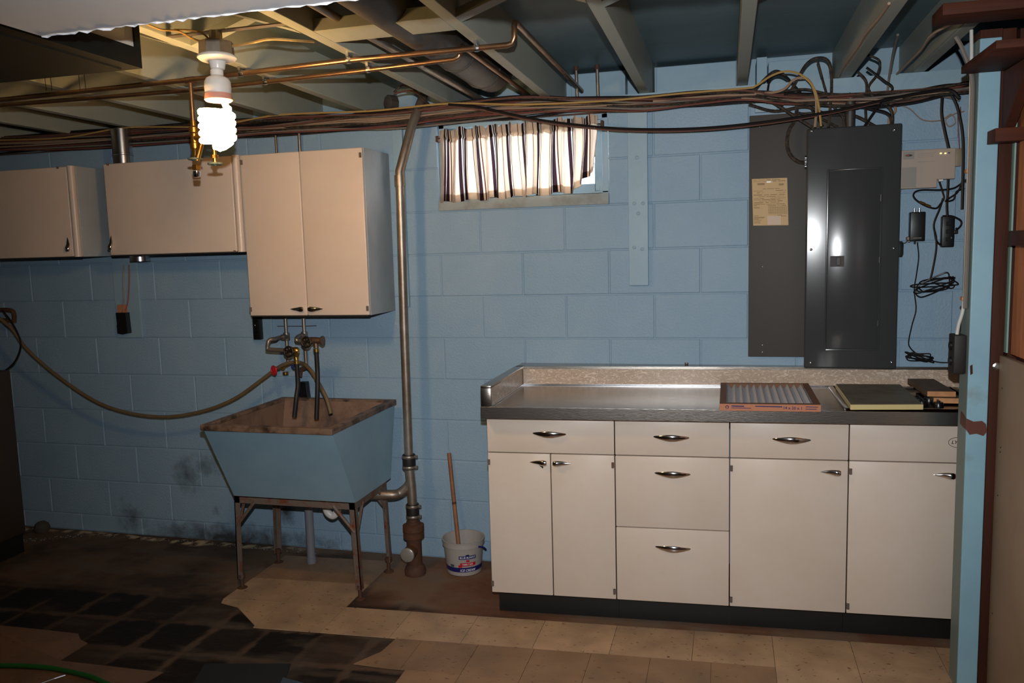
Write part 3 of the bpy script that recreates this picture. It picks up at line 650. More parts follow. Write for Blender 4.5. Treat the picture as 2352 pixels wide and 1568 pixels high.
# ============================================================ WALL CABINETS
UY = -.30
def wall_cab(label, x0, x1, z0, z1, doors, side='none', rounded=None):
    t = thing('wall_cabinet', label, 'cabinet', ((x0+x1)/2, -.15, z0)); e = .0015
    part_box('carcass', m_shaded_cream, t, x0, x1, UY+.018, -.0015 if label.startswith('tall') else -.014, z0, z1, bevel=.002)
    part_box('painted_shadow_strip', m_gap, t, x0+.004, x1-.004, UY+.006, UY+.018, z0-.003, z0+.002)  # dark strip painting the shade under the doors
    ds = []
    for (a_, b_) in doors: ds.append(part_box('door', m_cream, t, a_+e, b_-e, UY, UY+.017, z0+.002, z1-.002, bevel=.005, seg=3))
    return t, ds
t, ds = wall_cab('tall cream wall cabinet with two doors above the laundry sink', -.865, -.245, 1.250, 2.006, [(-.865, -.56), (-.56, -.245)])
teardrop((-.572, UY, 1.283), ds[0], (-1, 0, 0), (0, 0, 1), (0, -1, 0)); teardrop((-.548, UY, 1.283), ds[1], (1, 0, 0), (0, 0, 1), (0, -1, 0))
for d_, x_ in ((ds[0], -.858), (ds[1], -.254)): hinge(x_, 1.283, d_, UY-.001); hinge(x_, 1.97, d_, UY-.001)
t, ds = wall_cab('short wide cream wall cabinet between the tall cabinet and the leftmost one', -1.632, -.872, 1.556, 2.006, [(-1.632, -.912)])
MB().cyl((-.892, UY+.008, 1.556), (-.892, UY+.008, 2.006), .0185, n=20).build('rounded_corner_post', m_cream, t, smooth=True)
teardrop((-1.618, UY, 1.583), ds[0], (.12, 0, 1), (1, 0, 0), (0, -1, 0)); hinge(-1.60, 2.0, t, UY, .01); hinge(-.925, 1.56, t, UY, .008)
t, ds = wall_cab('short cream wall cabinet at the far left edge of the picture', -2.62, -1.808, 1.556, 2.006, [(-2.62, -1.85)])
MB().cyl((-1.829, UY+.008, 1.556), (-1.829, UY+.008, 2.006), .0185, n=20).build('rounded_corner_post', m_cream, t, smooth=True)
teardrop((-1.872, UY, 1.583), ds[0], (0, 0, 1), (1, 0, 0), (0, -1, 0)); hinge(-1.90, 2.0, t, UY, .01)
# vent duct passing through the middle cabinet
vd = thing('vent_duct', 'shiny round metal vent duct passing through the short wide wall cabinet', 'duct', (-1.66, -.15, 1.5))
p = atY(279, 350, -.15); q = atY(304, 597, -.15); xx = (p.x+q.x)/2
MB().lathe([(.048, 2.008), (.048, 2.06), (.05, 2.062), (.05, 2.07), (.048, 2.072), (.048, 2.19)], (xx, -.15, 0), n=24).build('upper_duct', m_shiny, vd, smooth=True)
MB().lathe([(.05, 1.525), (.05, 1.553)], (xx+.03, -.12, 0), n=24).build('lower_collar', m_shiny, vd, smooth=True)

# ============================================================ LAUNDRY SINK
sn = thing('laundry_sink', 'blue painted laundry tub with dirty brown inside on a rusty stand', 'sink', (-.54, -.35, 0))
xl, xr = -.852, -.238; ft, bt = -.735, -.075; zt, zb = .815, .447; fb_, bb_ = -.545, -.16
lo = [(xl+.003, fb_, zb), (xr-.003, fb_, zb), (xr-.003, bb_, zb), (xl+.003, bb_, zb)]
up = [(xl, ft, zt), (xr, ft, zt), (xr, bt, zt), (xl, bt, zt)]
rim_t = .026
ui = [(xl+rim_t, ft+rim_t, zt), (xr-rim_t, ft+rim_t, zt), (xr-rim_t, bt-rim_t, zt), (xl+rim_t, bt-rim_t, zt)]
li = [(xl+.03, fb_+.03, zb+.03), (xr-.03, fb_+.03, zb+.03), (xr-.03, bb_-.03, zb+.03), (xl+.03, bb_-.03, zb+.03)]
MB().add(lo+up, [(3, 2, 1, 0)]+[(i, (i+1) % 4, 4+(i+1) % 4, 4+i) for i in range(4)]).build('tub_outside', m_tub, sn)
MB().add(ui+li, [(4, 5, 6, 7)]+[((i+1) % 4, i, 4+i, 4+(i+1) % 4) for i in range(4)]).build('tub_inside', m_tubin, sn)
rm = MB(); w_ = .006
ou = [(xl-w_, ft-w_), (xr+w_, ft-w_), (xr+w_, bt+w_), (xl-w_, bt+w_)]; inn = [(xl+rim_t+.002, ft+rim_t+.002), (xr-rim_t-.002, ft+rim_t+.002), (xr-rim_t-.002, bt-rim_t-.002), (xl+rim_t+.002, bt-rim_t-.002)]
vs = [(x, y, zt-.022) for x, y in ou]+[(x, y, zt+.004) for x, y in ou]+[(x, y, zt+.004) for x, y in inn]+[(x, y, zt-.01) for x, y in inn]
rm.add(vs, [(i, (i+1) % 4, 4+(i+1) % 4, 4+i) for i in range(4)]+[(4+i, 4+(i+1) % 4, 8+(i+1) % 4, 8+i) for i in range(4)]+[(8+i, 8+(i+1) % 4, 12+(i+1) % 4, 12+i) for i in range(4)]+[(12+i, 12+(i+1) % 4, (i+1) % 4, i) for i in range(4)])
rm.build('rim', m_tubrim, sn, bevel=.003)
# stand
st = MB(); a0, a1, b0, b1 = xl+.006, xr-.006, -.548, -.205
st.box(a0, a1, b0, b0+.004, zb-.032, zb).box(a0, a1, b1-.004, b1, zb-.032, zb).box(a0, a0+.004, b0, b1, zb-.032, zb).box(a1-.004, a1, b0, b1, zb-.032, zb).box(a0, a1, b0, b0+.03, zb-.004, zb-.0005).box(a0, a1, b1-.03, b1, zb-.004, zb-.0005)
st.build('stand_frame', m_rust, sn)
for (x, sx) in ((a0, 1), (a1, -1)):
    for (y, sy) in ((b0, 1), (b1, -1)):
        lg = MB(); w = .027; t_ = .004; sp = .012*-sx
        def shear_box(x0, x1, y0, y1):
            vs = [(x0+sp, y0, .05), (x1+sp, y0, .05), (x1+sp, y1, .05), (x0+sp, y1, .05), (x0, y0, zb-.002), (x1, y0, zb-.002), (x1, y1, zb-.002), (x0, y1, zb-.002)]
            lg.add(vs, [(3, 2, 1, 0), (4, 5, 6, 7)]+[(i, (i+1) % 4, 4+(i+1) % 4, 4+i) for i in range(4)])
        shear_box(min(x, x+sx*w), max(x, x+sx*w), min(y, y+sy*t_), max(y, y+sy*t_)); shear_box(min(x, x+sx*t_), max(x, x+sx*t_), min(y, y+sy*w), max(y, y+sy*w))
        L1 = lg.build('leg', m_rust, sn)
        MB().lathe([(.009, .0), (.009, .05), (.016, .052), (.016, .066), (.01, .07)], (x+sp+sx*.014, y+sy*.014, .002), n=12).lathe([(.024, 0), (.024, .004), (.008, .010)], (x+sp+sx*.014, y+sy*.014, .0), n=12).build('foot', m_rust2, L1, smooth=True)
        MB().tube([(x+sx*.105, y+sy*.003, zb-.02), (x+sx*.008, y+sy*.003, zb-.135)], .008, 6).build('brace', m_rust, sn)
        MB().tube([(x+sx*.003, y+sy*.085, zb-.02), (x+sx*.003, y+sy*.008, zb-.16)], .007, 6).build('brace', m_rust, sn)
# drain trap
p0 = atY(748, 1150, -.36); tx, tz = p0.x, zb-.01
hose('trap_pipe', [(tx, -.36, zb+.005), (tx, -.36, .385), (tx+.004, -.36, .335), (tx+.03, -.355, .312), (tx+.052, -.35, .335), (tx+.054, -.345, .375), (tx+.075, -.335, .40), (tx+.14, -.30, .402), (tx+.2, -.27, .404)], .0175, m_pvc, sn, n=14)
MB().lathe([(.024, 0), (.024, .02)], (tx+.053, -.345, .355), n=12).lathe([(.024, 0), (.024, .02)], (tx, -.36, .39), n=12).build('trap_nut', m_pvc, sn, smooth=True)

# floor-standing pipe behind the sink
p = atZ(716, 1293, 0)
sp_ = thing('standpipe', 'grey painted vertical drain pipe standing on the floor behind the laundry sink', 'pipe', (p.x, p.y, 0))
MB().cyl((p.x, p.y, .0), (p.x, p.y, .44), .021, n=16).build('pipe', m_pvcg, sp_, smooth=True); MB().lathe([(.024, 0), (.024, .03), (.019, .035)], (p.x, p.y, 0), n=16).build('floor_collar', m_pvcg, sp_, smooth=True)

# vent stack with couplings and cast iron cleanout
vs_ = thing('vent_stack', 'tall galvanised drain stack from the rusty floor fitting up past the window', 'pipe', (-.11, -.22, 0))
SX, SY = -.118, -.215
kz = atY(918, 405, SY); t1 = atY(945, 290, -.17); t2 = atY(968, 215, -.08)
MB().tube([(SX, SY, .56), (SX+.004, SY, 1.2), (kz.x, SY, kz.z-.03), (kz.x, SY, kz.z+.02), tuple(t1), (t2.x, -.05, t2.z)], .0205, 16).build('riser', m_galv, vs_, smooth=True)
MB().lathe([(.0245, 0), (.0245, .05)], (kz.x, SY, kz.z-.045), n=16).build('elbow_collar', m_galv, vs_, smooth=True)
def coupling(z, x=SX):
    MB().lathe([(.029, 0), (.031, .01), (.031, .06), (.029, .07)], (x, SY, z), n=18).build('rubber_coupling', m_blackr, vs_, smooth=True)
    for dz_ in (.004, .054): MB().lathe([(.032, 0), (.033, .002), (.033, .010), (.032, .012)], (x, SY, z+dz_), n=18).box(x+.028, x+.043, SY-.006, SY+.006, z+dz_+.001, z+dz_+.011).build('hose_clamp', m_galv, vs_, smooth=True)
coupling(.515); coupling(.275, SX+.008)
MB().tube([(SX, SY, .52), (SX+.006, SY, .42), (SX+.008, SY, .34)], .023, 16).build('tee', m_galv, vs_, smooth=True)
q = atY(850, 1165, -.27)
hose('waste_arm', [(q.x, -.27, .398), (q.x+.10, -.25, .394), (SX-.05, -.225, .397), (SX-.015, SY, .425), (SX+.003, SY, .45)], .0235, m_galv, vs_, n=14)
cx_ = SX+.008
MB().lathe([(.033, .245), (.033, .26), (.026, .26), (.026, .278)][::-1], (cx_, SY, 0), n=18).lathe([(.038, .178), (.05, .182), (.05, .205), (.044, .208), (.044, .212), (.051, .216), (.051, .242), (.04, .248), (.03, .25)], (cx_, SY, 0), n=20).build('hub', m_rust2, vs_, smooth=True)
MB().lathe([(.05, 0), (.052, .02), (.044, .042), (.036, .05), (.036, .17), (.04, .19)], (cx_, SY, 0), n=20).cyl((cx_-.005, SY, .12), (cx_-.005, SY-.07, .12), .033, n=18).build('cleanout_body', m_rust2, vs_, smooth=True)
MB().lathe([(.034, 0), (.034, .008), (.028, .012), (0, .012)], (cx_-.006, SY-.07, .12), (0, -1, 0), n=20).build('cleanout_cap', mat('dull_grey_plug', (150, 146, 138), .35, .3), vs_, smooth=True)

# ============================================================ FAUCET GROUP
fc = thing('wall_faucet', 'pair of galvanised supply pipes with valves above the laundry sink', 'faucet', (-.78, -.05, .95))
PA, PB = -.829, -.727
MB().cyl((PA, -.045, .975), (PA, -.045, 1.249), .0095, n=12).build('supply_pipe', m_galv, fc, smooth=True)
MB().cyl((PB, -.045, .955), (PB, -.045, 1.249), .0095, n=12).build('supply_pipe', m_galv, fc, smooth=True)
A1 = atY(618, 780, -.30); A2 = atY(616, 802, -.30); A3 = atY(672, 805, -.30)
hose('supply_arm', [(PA, -.045, 1.125), (PA-.0, -.12, 1.127), (A1.x+.01, -.26, A1.z), (A1.x, -.30, A1.z-.004), (A2.x, -.305, A2.z+.006), (A2.x+.012, -.305, A2.z), tuple(A3)], .0098, m_galv, fc, sub=10, n=12)
B1 = atY(664, 782, -.30); B2 = atY(712, 782, -.30)
hose('supply_arm', [(PB, -.045, 1.13), (PB+.01, -.12, 1.135), (B1.x+.03, -.285, B1.z+.006), (B1.x+.05, -.30, B1.z), tuple(B2)], .0098, m_galv, fc, sub=10, n=12)
for x_, z_ in ((PA, 1.125), (PB, 1.13)): MB().lathe([(.015, -.02), (.017, -.014), (.017, .014), (.015, .02)], (x_, -.045, z_), n=12).cyl((x_, -.045, z_), (x_, -.085, z_), .015, n=12).build('tee_fitting', m_galv, fc, smooth=True)
def wheel(c, axis, R, m, par, n=7):
    w = MB(); w.torus(c, R, R*.2, axis, 24, 8); c = Vector(c); q = Vector(axis).normalized().to_track_quat('Z', 'Y')
    for i in range(n):
        a = 2*math.pi*i/n; d = q @ Vector((math.cos(a), math.sin(a), 0)); w.tube([c, c+d*R], R*.12, 5); w.lathe([(0, -R*.18), (R*.26, 0), (0, R*.18)], c+d*R*1.02, axis, n=8)
    w.lathe([(R*.3, -R*.3), (R*.3, R*.3)], c, axis, n=10); return w.build('valve_wheel', m, par, smooth=True)
v1 = A3; v2 = B2
MB().lathe([(.012, -.018), (.017, -.01), (.017, .012), (.012, .02)], v1+Vector((.012, 0, 0)), (1, 0, 0), n=12).cyl(v1+Vector((.014, 0, 0)), v1+Vector((.018, 0, -.045)), .012, n=12).cyl(v1+Vector((.01, 0, -.02)), v1+Vector((.03, -.01, -.02)), .011, n=10).build('valve_body', m_brass, fc, smooth=True)
wheel(v1+Vector((.004, -.042, 0)), (0, -1, .1), .023, m_blackwheel, fc)
MB().lathe([(.012, -.018), (.017, -.01), (.017, .02), (.014, .045), (.018, .048), (.022, .052), (.022, .058), (0, .058)], v2+Vector((.01, 0, 0)), (1, 0, 0), n=14).cyl(v2+Vector((.03, 0, 0)), v2+Vector((.03, 0, -.035)), .012, n=12).build('valve_body', m_copperd, fc, smooth=True)
wheel(v2+Vector((.004, -.042, -.003)), (0, -1, .1), .023, m_blackwheel, fc)
wheel(v2+Vector((.062, 0, .002)), (1, 0, 0), .016, m_rust2, fc, 4)
for tp in (v1+Vector((.018, 0, -.048)), v2+Vector((.03, 0, -.038))): MB().lathe([(.014, -.014), (.014, 0)], tp, n=10).build('hose_collar', m_brass, fc, smooth=True)
h1 = v1+Vector((.018, 0, -.06)); e1 = atY(676, 958, -.33)
tag(hose('rubber_hose', [tuple(h1), tuple(h1+Vector((0, 0, -.10))), (e1.x+.012, -.32, (h1.z+e1.z)/2-.03), tuple(e1)], .011, m_blackr, n=10), 'left black rubber hose hanging from the dark valve into the laundry sink', 'hose')
h2 = v2+Vector((.03, 0, -.05)); e2 = atY(727, 962, -.33)
tag(hose('rubber_hose', [tuple(h2), tuple(h2+Vector((0, 0, -.10))), (e2.x+.008, -.32, (h2.z+e2.z)/2-.02), tuple(e2)], .011, m_blackr, n=10), 'right black rubber hose with brass ferrule hanging into the laundry sink', 'hose')
# lower spigots at the wall
c1 = atY(645, 846, -.12)
MB().cyl((PA, -.045, .98), (PA, -.10, .975), .010, n=10).cyl((PA, -.10, .975), (c1.x+.01, -.115, c1.z), .010, n=10).lathe([(.014, 0), (.014, .012)], (c1.x+.022, -.115, c1.z-.03), n=12).build('spigot_body', m_brass, fc, smooth=True)
wheel((c1.x, -.185, c1.z), (-.5, -1, 0), .021, m_red, fc, 6); MB().cyl((c1.x, -.115, c1.z), (c1.x, -.185, c1.z), .006, n=8).build('valve_stem', m_brass, fc)
c2 = atY(683, 838, -.12)
MB().cyl((PB, -.045, .965), (PB, -.12, .965), .012, n=10).cyl((PB, -.10, .97), (PB+.0, -.115, .93), .012, n=10).build('spigot_body', m_rust2, fc, smooth=True)
wheel((c2.x, -.15, c2.z), (-.3, -1, 0), .018, m_bluev, fc, 6)
# tan hose
H = [atY(-60, 690, -.25), atY(20, 748, -.2), atY(60, 800, -.18), atY(130, 862, -.16), atY(220, 922, -.15), atY(300, 949, -.15), atY(385, 957, -.15), atY(470, 943, -.15), atY(540, 915, -.15), atY(600, 873, -.15), atY(636, 846, -.15), atY(662, 834, -.15), atY(690, 833, -.16), atY(712, 848, -.2), atY(732, 880, -.25), atY(750, 915, -.28), atY(760, 950, -.30)]
tag(hose('garden_hose', H, .0095, m_tan, n=10), 'long tan hose sagging across the left wall and looping into the sink', 'hose')
# bits at far left: faucet and black cable
lf = thing('washer_valve', 'dark pipe valve on the wall at the far left edge', 'valve', tuple(atY(15, 735, -.08)))
P = [atY(u, v, -.1) for u, v in [(-30, 712), (22, 712), (32, 722), (32, 740)]]
hose('pipe_bend', P, .012, m_rust2, lf, n=10); P = [atY(u, v, -.1) for u, v in [(-20, 735), (20, 735)]]; hose('pipe_stub', P, .012, m_rust2, lf, n=10)
cable('black cable curving down beside the far left valve', [atY(u, v, -.2) for u, v in [(5, 712), (30, 745), (47, 785), (40, 820), (20, 845), (-20, 870)]], .005, CABC['black'])
fb = thing('furnace_cabinet', 'dark brown appliance side at the far left edge of the picture', 'appliance', (-2.6, -.4, 0))
part_box('side_panel', mat('dark_brown_appliance', (58, 46, 34), .5), fb, -2.95, -2.285, -.62, -.33, .10, .98, bevel=.01); part_box('base', m_toe, fb, -2.93, -2.29, -.60, -.35, .003, .10)
rk = thing('concrete_lump', 'round grey lump on the floor against the wall at the far left', 'stone', tuple(atZ(97, 1218, 0)))
p = atZ(97, 1220, 0); MB().lathe([(.035, 0), (.043, .02), (.036, .045), (.018, .058), (0, .06)], (p.x, -.06, 0), n=14).build('lump', m_floor if False else mat('grey_lump', (70, 66, 60), .9, bump=.8, bscale=40), rk, smooth=True)

# ============================================================ BUCKET AND STICK
bx, by = .108, -.125; RB, RT, HB = .083, .1, .165
bk = thing('ice_cream_bucket', 'white plastic ice cream bucket with navy band on the floor by the base cabinet', 'bucket', (bx, by, 0))
MB().lathe([(0, .002), (RB, .002), (RB+.001, .008), (RT-.004, HB-.03), (RT+.001, HB-.028), (RT, HB-.006), (RT+.004, HB-.004), (RT+.004, HB), (RT-.002, HB), (RT-.006, HB-.03), (RB-.003, .006), (0, .005)], (bx, by, 0), n=48).build('pail', m_bucket, bk, smooth=True)
def rad(z): return RB+(RT-.004-RB)*(z-.008)/(HB-.038)+.0009
MB().lathe([(rad(.014), .014), (rad(.042), .042)], (bx, by, 0), n=48).build('navy_band', m_navy, bk, smooth=True) if False else None
bd = MB(); n = 48; vs = []
for z in (.014, .044):
    for j in range(n): a = 2*math.pi*j/n; vs.append((bx+rad(z)*math.cos(a), by+rad(z)*math.sin(a), z))
bd.add(vs, [(j, (j+1) % n, n+(j+1) % n, n+j) for j in range(n)]).build('navy_band', m_navy, bk, smooth=True)
AC = math.atan2(CAMP.y-by, CAMP.x-bx)+.18
def wrapper(zc, off=.0012, slope=0):
    def f(x, y):
        z = zc+y+slope*x; a = AC+x/RT; r = rad(z)+off; return Vector((bx+r*math.cos(a), by+r*math.sin(a), z))
    return f
def wrap_patch(name, x0, x1, z0, z1, m, off, n=14):
    f = wrapper(0, off); vs = [f(x0+(x1-x0)*i/n, z) for i in range(n+1) for z in (z0, z1)]
    return MB().add(vs, [(2*i, 2*i+2, 2*i+3, 2*i+1) for i in range(n)]).build(name, m, bk)
wrap_patch('navy_label', -.045, .045, .086, .103, m_navy, .0006); wrap_patch('red_label', -.04, .045, .052, .068, m_redp, .0008); wrap_patch('red_label', -.05, -.03, .045, .058, m_redp, .0006); wrap_patch('red_oval', -.008, .01, .072, .082, m_redp, .0006)
wrap_patch('blue_label', -.098, -.075, .046, .058, m_slateblue, .0006); wrap_patch('navy_crest', -.01, .008, .103, .109, m_navy, .0006)
text_obj('lettering', 'BLUE BUNNY', .0135, m_whitep, bk, None, wrapper(.0945, .0016)); text_obj('lettering', 'FAMILY SIZE', .0105, m_whitep, bk, None, wrapper(.060, .0018)); text_obj('lettering', 'ICE CREAM', .017, m_whitep, bk, None, wrapper(.030, .0012), shear=.3)
hA = AC+.55
hp = [Vector((bx+(RT+.006)*math.cos(hA+.0), by+(RT+.006)*math.sin(hA), HB-.024)), Vector((bx+(RT+.012)*math.cos(hA+.25), by+(RT+.012)*math.sin(hA+.25), HB-.035)), Vector((bx+(RT+.012)*math.cos(hA+.5), by+(RT+.012)*math.sin(hA+.5), HB-.055))]
hose('bail_handle', hp, .0042, m_navyh, bk)
a_ = Vector((bx-.012, by-.015, .012)); b_ = Vector(atY(1031, 1040, -.02)); b_.y = -.018
sd = (b_-a_).normalized(); stt = thing('wooden_stick', 'worn wooden stick standing in the white bucket and leaning on the wall', 'stick', tuple(a_))
MB().tube([a_, a_+(b_-a_)*.5, b_], .0105, 12).build('shaft', m_stick, stt, smooth=True)
MB().lathe([(.0112, 0), (.0112, .012)], a_+(b_-a_)*.55, sd, n=12).build('dark_ring', m_rust2, stt)

# ============================================================ ELECTRICAL
bp_ = thing('backing_board', 'dark grey backing board on the wall behind the breaker panel', 'board', (1.54, 0, 1.036))
part_box('sheet', m_ply, bp_, 1.423, 1.80, -.022, -.001, 1.036, 2.068, bevel=.001)
for (u, v) in [(1745, 292), (1751, 612)]: p = atY(u, v, -.022); MB().lathe([(.004, 0), (.003, .002), (0, .002)], (p.x, -.0221, p.z), (0, -1, 0), n=8).build('nail_head', m_blackp, bp_)
for (u, v) in [(1751, 792), (1751, 808)]: p = atY(u, v, -.022); MB().lathe([(.003, 0), (.002, .002), (0, .002)], (p.x, -.0221, p.z), (0, -1, 0), n=8).build('nail_head', m_shiny, bp_)
pp = thing('inspection_notice', 'tan printed paper notice pinned to the dark grey backing board', 'paper', tuple(atY(1770, 518, -.024)))
Q = [atY(u, v, -.0235) for u, v in [(1727, 411), (1808, 408), (1811, 517), (1730, 518)]]
MB().add([tuple(p) for p in Q]+[(p.x, p.y+.0008, p.z) for p in Q], [(3, 2, 1, 0), (4, 5, 6, 7)]+[(i, (i+1) % 4, 4+(i+1) % 4, 4+i) for i in range(4)]).build('sheet', m_paper, pp)
def bil(s, t, y=-.0238):
    p = Q[0].lerp(Q[1], s).lerp(Q[3].lerp(Q[2], s), t); return Vector((p.x, y, p.z))
pr = MB()
def dash(s0, s1, t, h=.006):
    pr.add([bil(s0, t-h), bil(s1, t-h), bil(s1, t+h), bil(s0, t+h)], [(3, 2, 1, 0)])
random.seed(3)
for t in [.03, .06, .22, .26, .30, .345, .38, .42, .45, .48, .51, .545, .575]:
    s = .03
    while s < .93:
        l = random.uniform(.05, .28)
        if random.random() < .75: dash(s, min(s+l, .95), t, random.uniform(.002, .005))
        s += l+random.uniform(.01, .06)
for t in [.10, .115, .13]: dash(.15+random.random()*.05, .36, t, .004); dash(.76, .9, t+.02, .004)
for i in range(8): dash(.45, .97, .60+i*.022, .0022)
for i in range(9):
    s = .45+i*.064; pr.add([bil(s-.002, .6), bil(s+.002, .6), bil(s+.002, .755), bil(s-.002, .755)], [(3, 2, 1, 0)])
for t in [.79, .82, .84, .86, .885, .92, .945]: dash(.02, random.uniform(.15, .34), t, .0035)
for t in [.61, .625]: dash(.03, .2, t, .003)
dash(.7, .82, .785, .004); dash(.8, .95, .80, .004)
pr.build('printed_lines', m_ink, pp)
lb = MB().add([bil(.41, .80, -.0241), bil(.79, .80, -.0241), bil(.79, .985, -.0241), bil(.41, .985, -.0241)], [(3, 2, 1, 0)]).build('pasted_label', m_paperw, pp)
c = bil(.5, .075, -.0245); MB().box(c.x-.012, c.x+.006, -.0255, -.0241, c.z-.003, c.z+.003).lathe([(.003, 0), (.002, .003), (0, .003)], (c.x+.01, -.0245, c.z), (0, -1, 0), n=8).build('pin', m_whitec, pp)

bpn = thing('breaker_panel', 'grey metal breaker panel with a tall hinged door on the back wall', 'electrical panel', (1.825, -.05, 1.0))
px0, px1, pz0, pz1 = 1.647, 2.006, 1.0, 1.988
part_box('box', m_panel, bpn, px0+.018, px1-.018, -.094, -.0225 if False else -.0235, pz0+.02, pz1-.02)
part_box('cover', m_panel, bpn, px0, px1, -.108, -.094, pz0, pz1, bevel=.007, seg=4)
dA = atY(1903, 393, -.11); dB = atY(2017, 802, -.11); dx0, dx1, dz1, dz0 = dA.x, dB.x-.003, dA.z, dB.z
fm = MB()
for b in [(dx0-.006, dx0, dz0-.006, dz1+.006), (dx1, dx1+.006, dz0-.006, dz1+.006), (dx0, dx1, dz1, dz1+.006), (dx0, dx1, dz0-.006, dz0)]: fm.box(b[0], b[1], -.111, -.107, b[2], b[3])
fm.build('door_frame', m_panel, bpn, bevel=.0015, smooth=True)
dr = part_box('door', m_panel, bpn, dx0+.002, dx1-.002, -.1125, -.107, dz0+.002, dz1-.002, bevel=.002)
L0 = atY(1907, 588, -.115); L1 = atY(1939, 612, -.115)
MB().box(L0.x, L1.x, -.1145, -.112, L1.z, L0.z).build('latch_plate', m_ply, dr, bevel=.001); MB().box((L0.x+L1.x)/2-.004, (L0.x+L1.x)/2+.012, -.119, -.1145, L1.z+.006, L0.z-.006).build('latch', m_blackp, dr, bevel=.001)
for (v0, v1) in [(447, 462), (590, 604), (735, 748)]:
    p0, p1 = atY(2013, v0, -.113), atY(2013, v1, -.113); MB().cyl((dx1, -.113, p1.z), (dx1, -.113, p0.z), .003, n=8).build('hinge', m_shiny, dr)
for (u, v) in [(1865, 301), (2055, 298), (1863, 573), (2053, 570), (1862, 833), (2048, 832)]:
    p = atY(u, v, -.108); MB().lathe([(.0055, 0), (.005, .003), (.002, .005), (0, .005)], (p.x, -.108, p.z), (0, -1, 0), n=12).build('screw', m_shiny, bpn, smooth=True)
for v in (363, 372, 382): p = atY(1848, v, -.07); MB().cyl((px0-.004, -.07, p.z), (px0+.02, -.07, p.z), .010, n=10).build('cable_clamp', m_shiny, bpn, smooth=True)
q0 = atY(1952, 235, -.06); q1 = atY(1952, 292, -.06)
MB().cyl((q1.x, -.06, 1.965), (q1.x, -.06, 2.12), .021, n=16).lathe([(.026, 0), (.026, .018)], (q1.x, -.06, 1.966), n=8).build('entry_conduit', m_duct, bpn, smooth=True)

# modem box, splitters, power strip
mo = thing('network_box', 'beige plastic network box with lit indicator lights right of the breaker panel', 'modem', (2.1, 0, 1.735))
a, b = atY(2066, 346, -.045), atY(2196, 342, -.045); zT = a.z; zM = atY(2195, 410, -.045).z; zL = atY(2068, 434, -.045).z; xM = atY(2153, 410, -.045).x
MB().prism([(a.x, -.045, zL), (xM, -.045, zL), (xM, -.045, zM), (b.x, -.045, zM), (b.x, -.045, zT), (a.x, -.045, zT)], (0, .0435, 0)).build('case', m_modem, mo, bevel=.003)
part_box('side_box', mat('yellowish_plastic', (150, 132, 104), .5), mo, b.x+.0005, b.x+.024, -.03, -.0015, zM+.05, zT-.001, bevel=.002)
p0, p1 = atY(2072, 385, -.046), atY(2104, 430, -.046); MB().box(p0.x, p1.x, -.0462, -.045, p1.z, p0.z).build('label', m_modem2, mo)
p0, p1 = atY(2075, 349, -.046), atY(2100, 365, -.046); lg = MB().box(p0.x, p1.x, -.0462, -.045, p1.z, p0.z).build('badge', m_modem2, mo)
c = p0.lerp(p1, .5); n = 16; MB().add([(c.x+.014*math.cos(2*math.pi*i/n), -.0466, c.z+.005*math.sin(2*math.pi*i/n)) for i in range(n)], [tuple(range(n-1, -1, -1))]).build('oval_print', mat('olive_print', (86, 78, 56), .5), lg)
MB().box(c.x-.010, c.x-.001, -.0472, -.0468, c.z-.0018, c.z+.0018).build('red_print', m_redp, lg); MB().box(c.x+.001, c.x+.010, -.0472, -.0468, c.z-.0018, c.z+.0018).build('black_print', m_blackp, lg)
for (u, v, mm) in [(2161, 352, m_led), (2171.5, 352, m_led), (2180, 351, m_blackp)]:
    p = atY(u, v, -.046); MB().box(p.x-.003, p.x+.003, -.0475, -.045, p.z-.002, p.z+.002).build('indicator_light', mm, mo)
ln = MB()
for v in (353, 357, 361): p, q = atY(2108, v, -.046), atY(2145, v-1, -.046); ln.box(p.x, q.x, -.0455, -.0449, p.z-.0006, p.z+.0006)
p, q = atY(2108, 372, -.046), atY(2147, 371, -.046); ln.box(p.x, q.x, -.0455, -.0449, p.z-.001, p.z+.001); ln.build('groove', m_modem2, mo)
MB().box(atY(2156, 412, -.04).x, atY(2166, 412, -.04).x, -.04, -.025, zM-.008, zM).build('port', m_pvc, mo)

sp1 = thing('signal_splitter', 'black box with two metal connectors on its top right of the breaker panel', 'electronics', tuple(atY(2108, 552, 0)))
a, b = atY(2091, 487, -.035), atY(2125, 553, -.035)
part_box('case', m_blackp, sp1, a.x, b.x, -.035, -.0015, b.z, a.z, bevel=.004, seg=3)
for u in (2100, 2112): p = atY(u, 487, -.018); MB().lathe([(.0055, 0), (.0055, .008), (.004, .009), (.004, .016)], (p.x, -.018, a.z), n=10).build('connector', m_shiny, sp1, smooth=True)
text_obj('print', 'AMPLIFIER', .007, m_modem2, sp1, facing((a.x+b.x)/2, -.0353, b.z+.012)); MB().lathe([(.004, 0), (.004, .012)], ((a.x+b.x)/2-.006, -.018, b.z-.012), n=8).build('cord_relief', m_blackp, sp1)
sp2 = thing('power_strip', 'small black power strip mounted upright beside the blue post', 'power strip', tuple(atY(2180, 566, 0)))
a, b = atY(2164, 496, -.03), atY(2192, 567, -.03)
part_box('case', m_blackp, sp2, a.x, b.x, -.03, -.0015, b.z, a.z, bevel=.005, seg=3)
for f in (.25, .5, .75): z = a.z+(b.z-a.z)*f; MB().box((a.x+b.x)/2-.010, (a.x+b.x)/2+.010, -.0315, -.0298, z-.008, z+.008).build('socket', m_knobblk, sp2, bevel=.001)
MB().box(b.x-.004, b.x+.012, -.034, -.012, (a.z+b.z)/2-.01, (a.z+b.z)/2+.006).build('plug', m_blackp, sp2, bevel=.003)
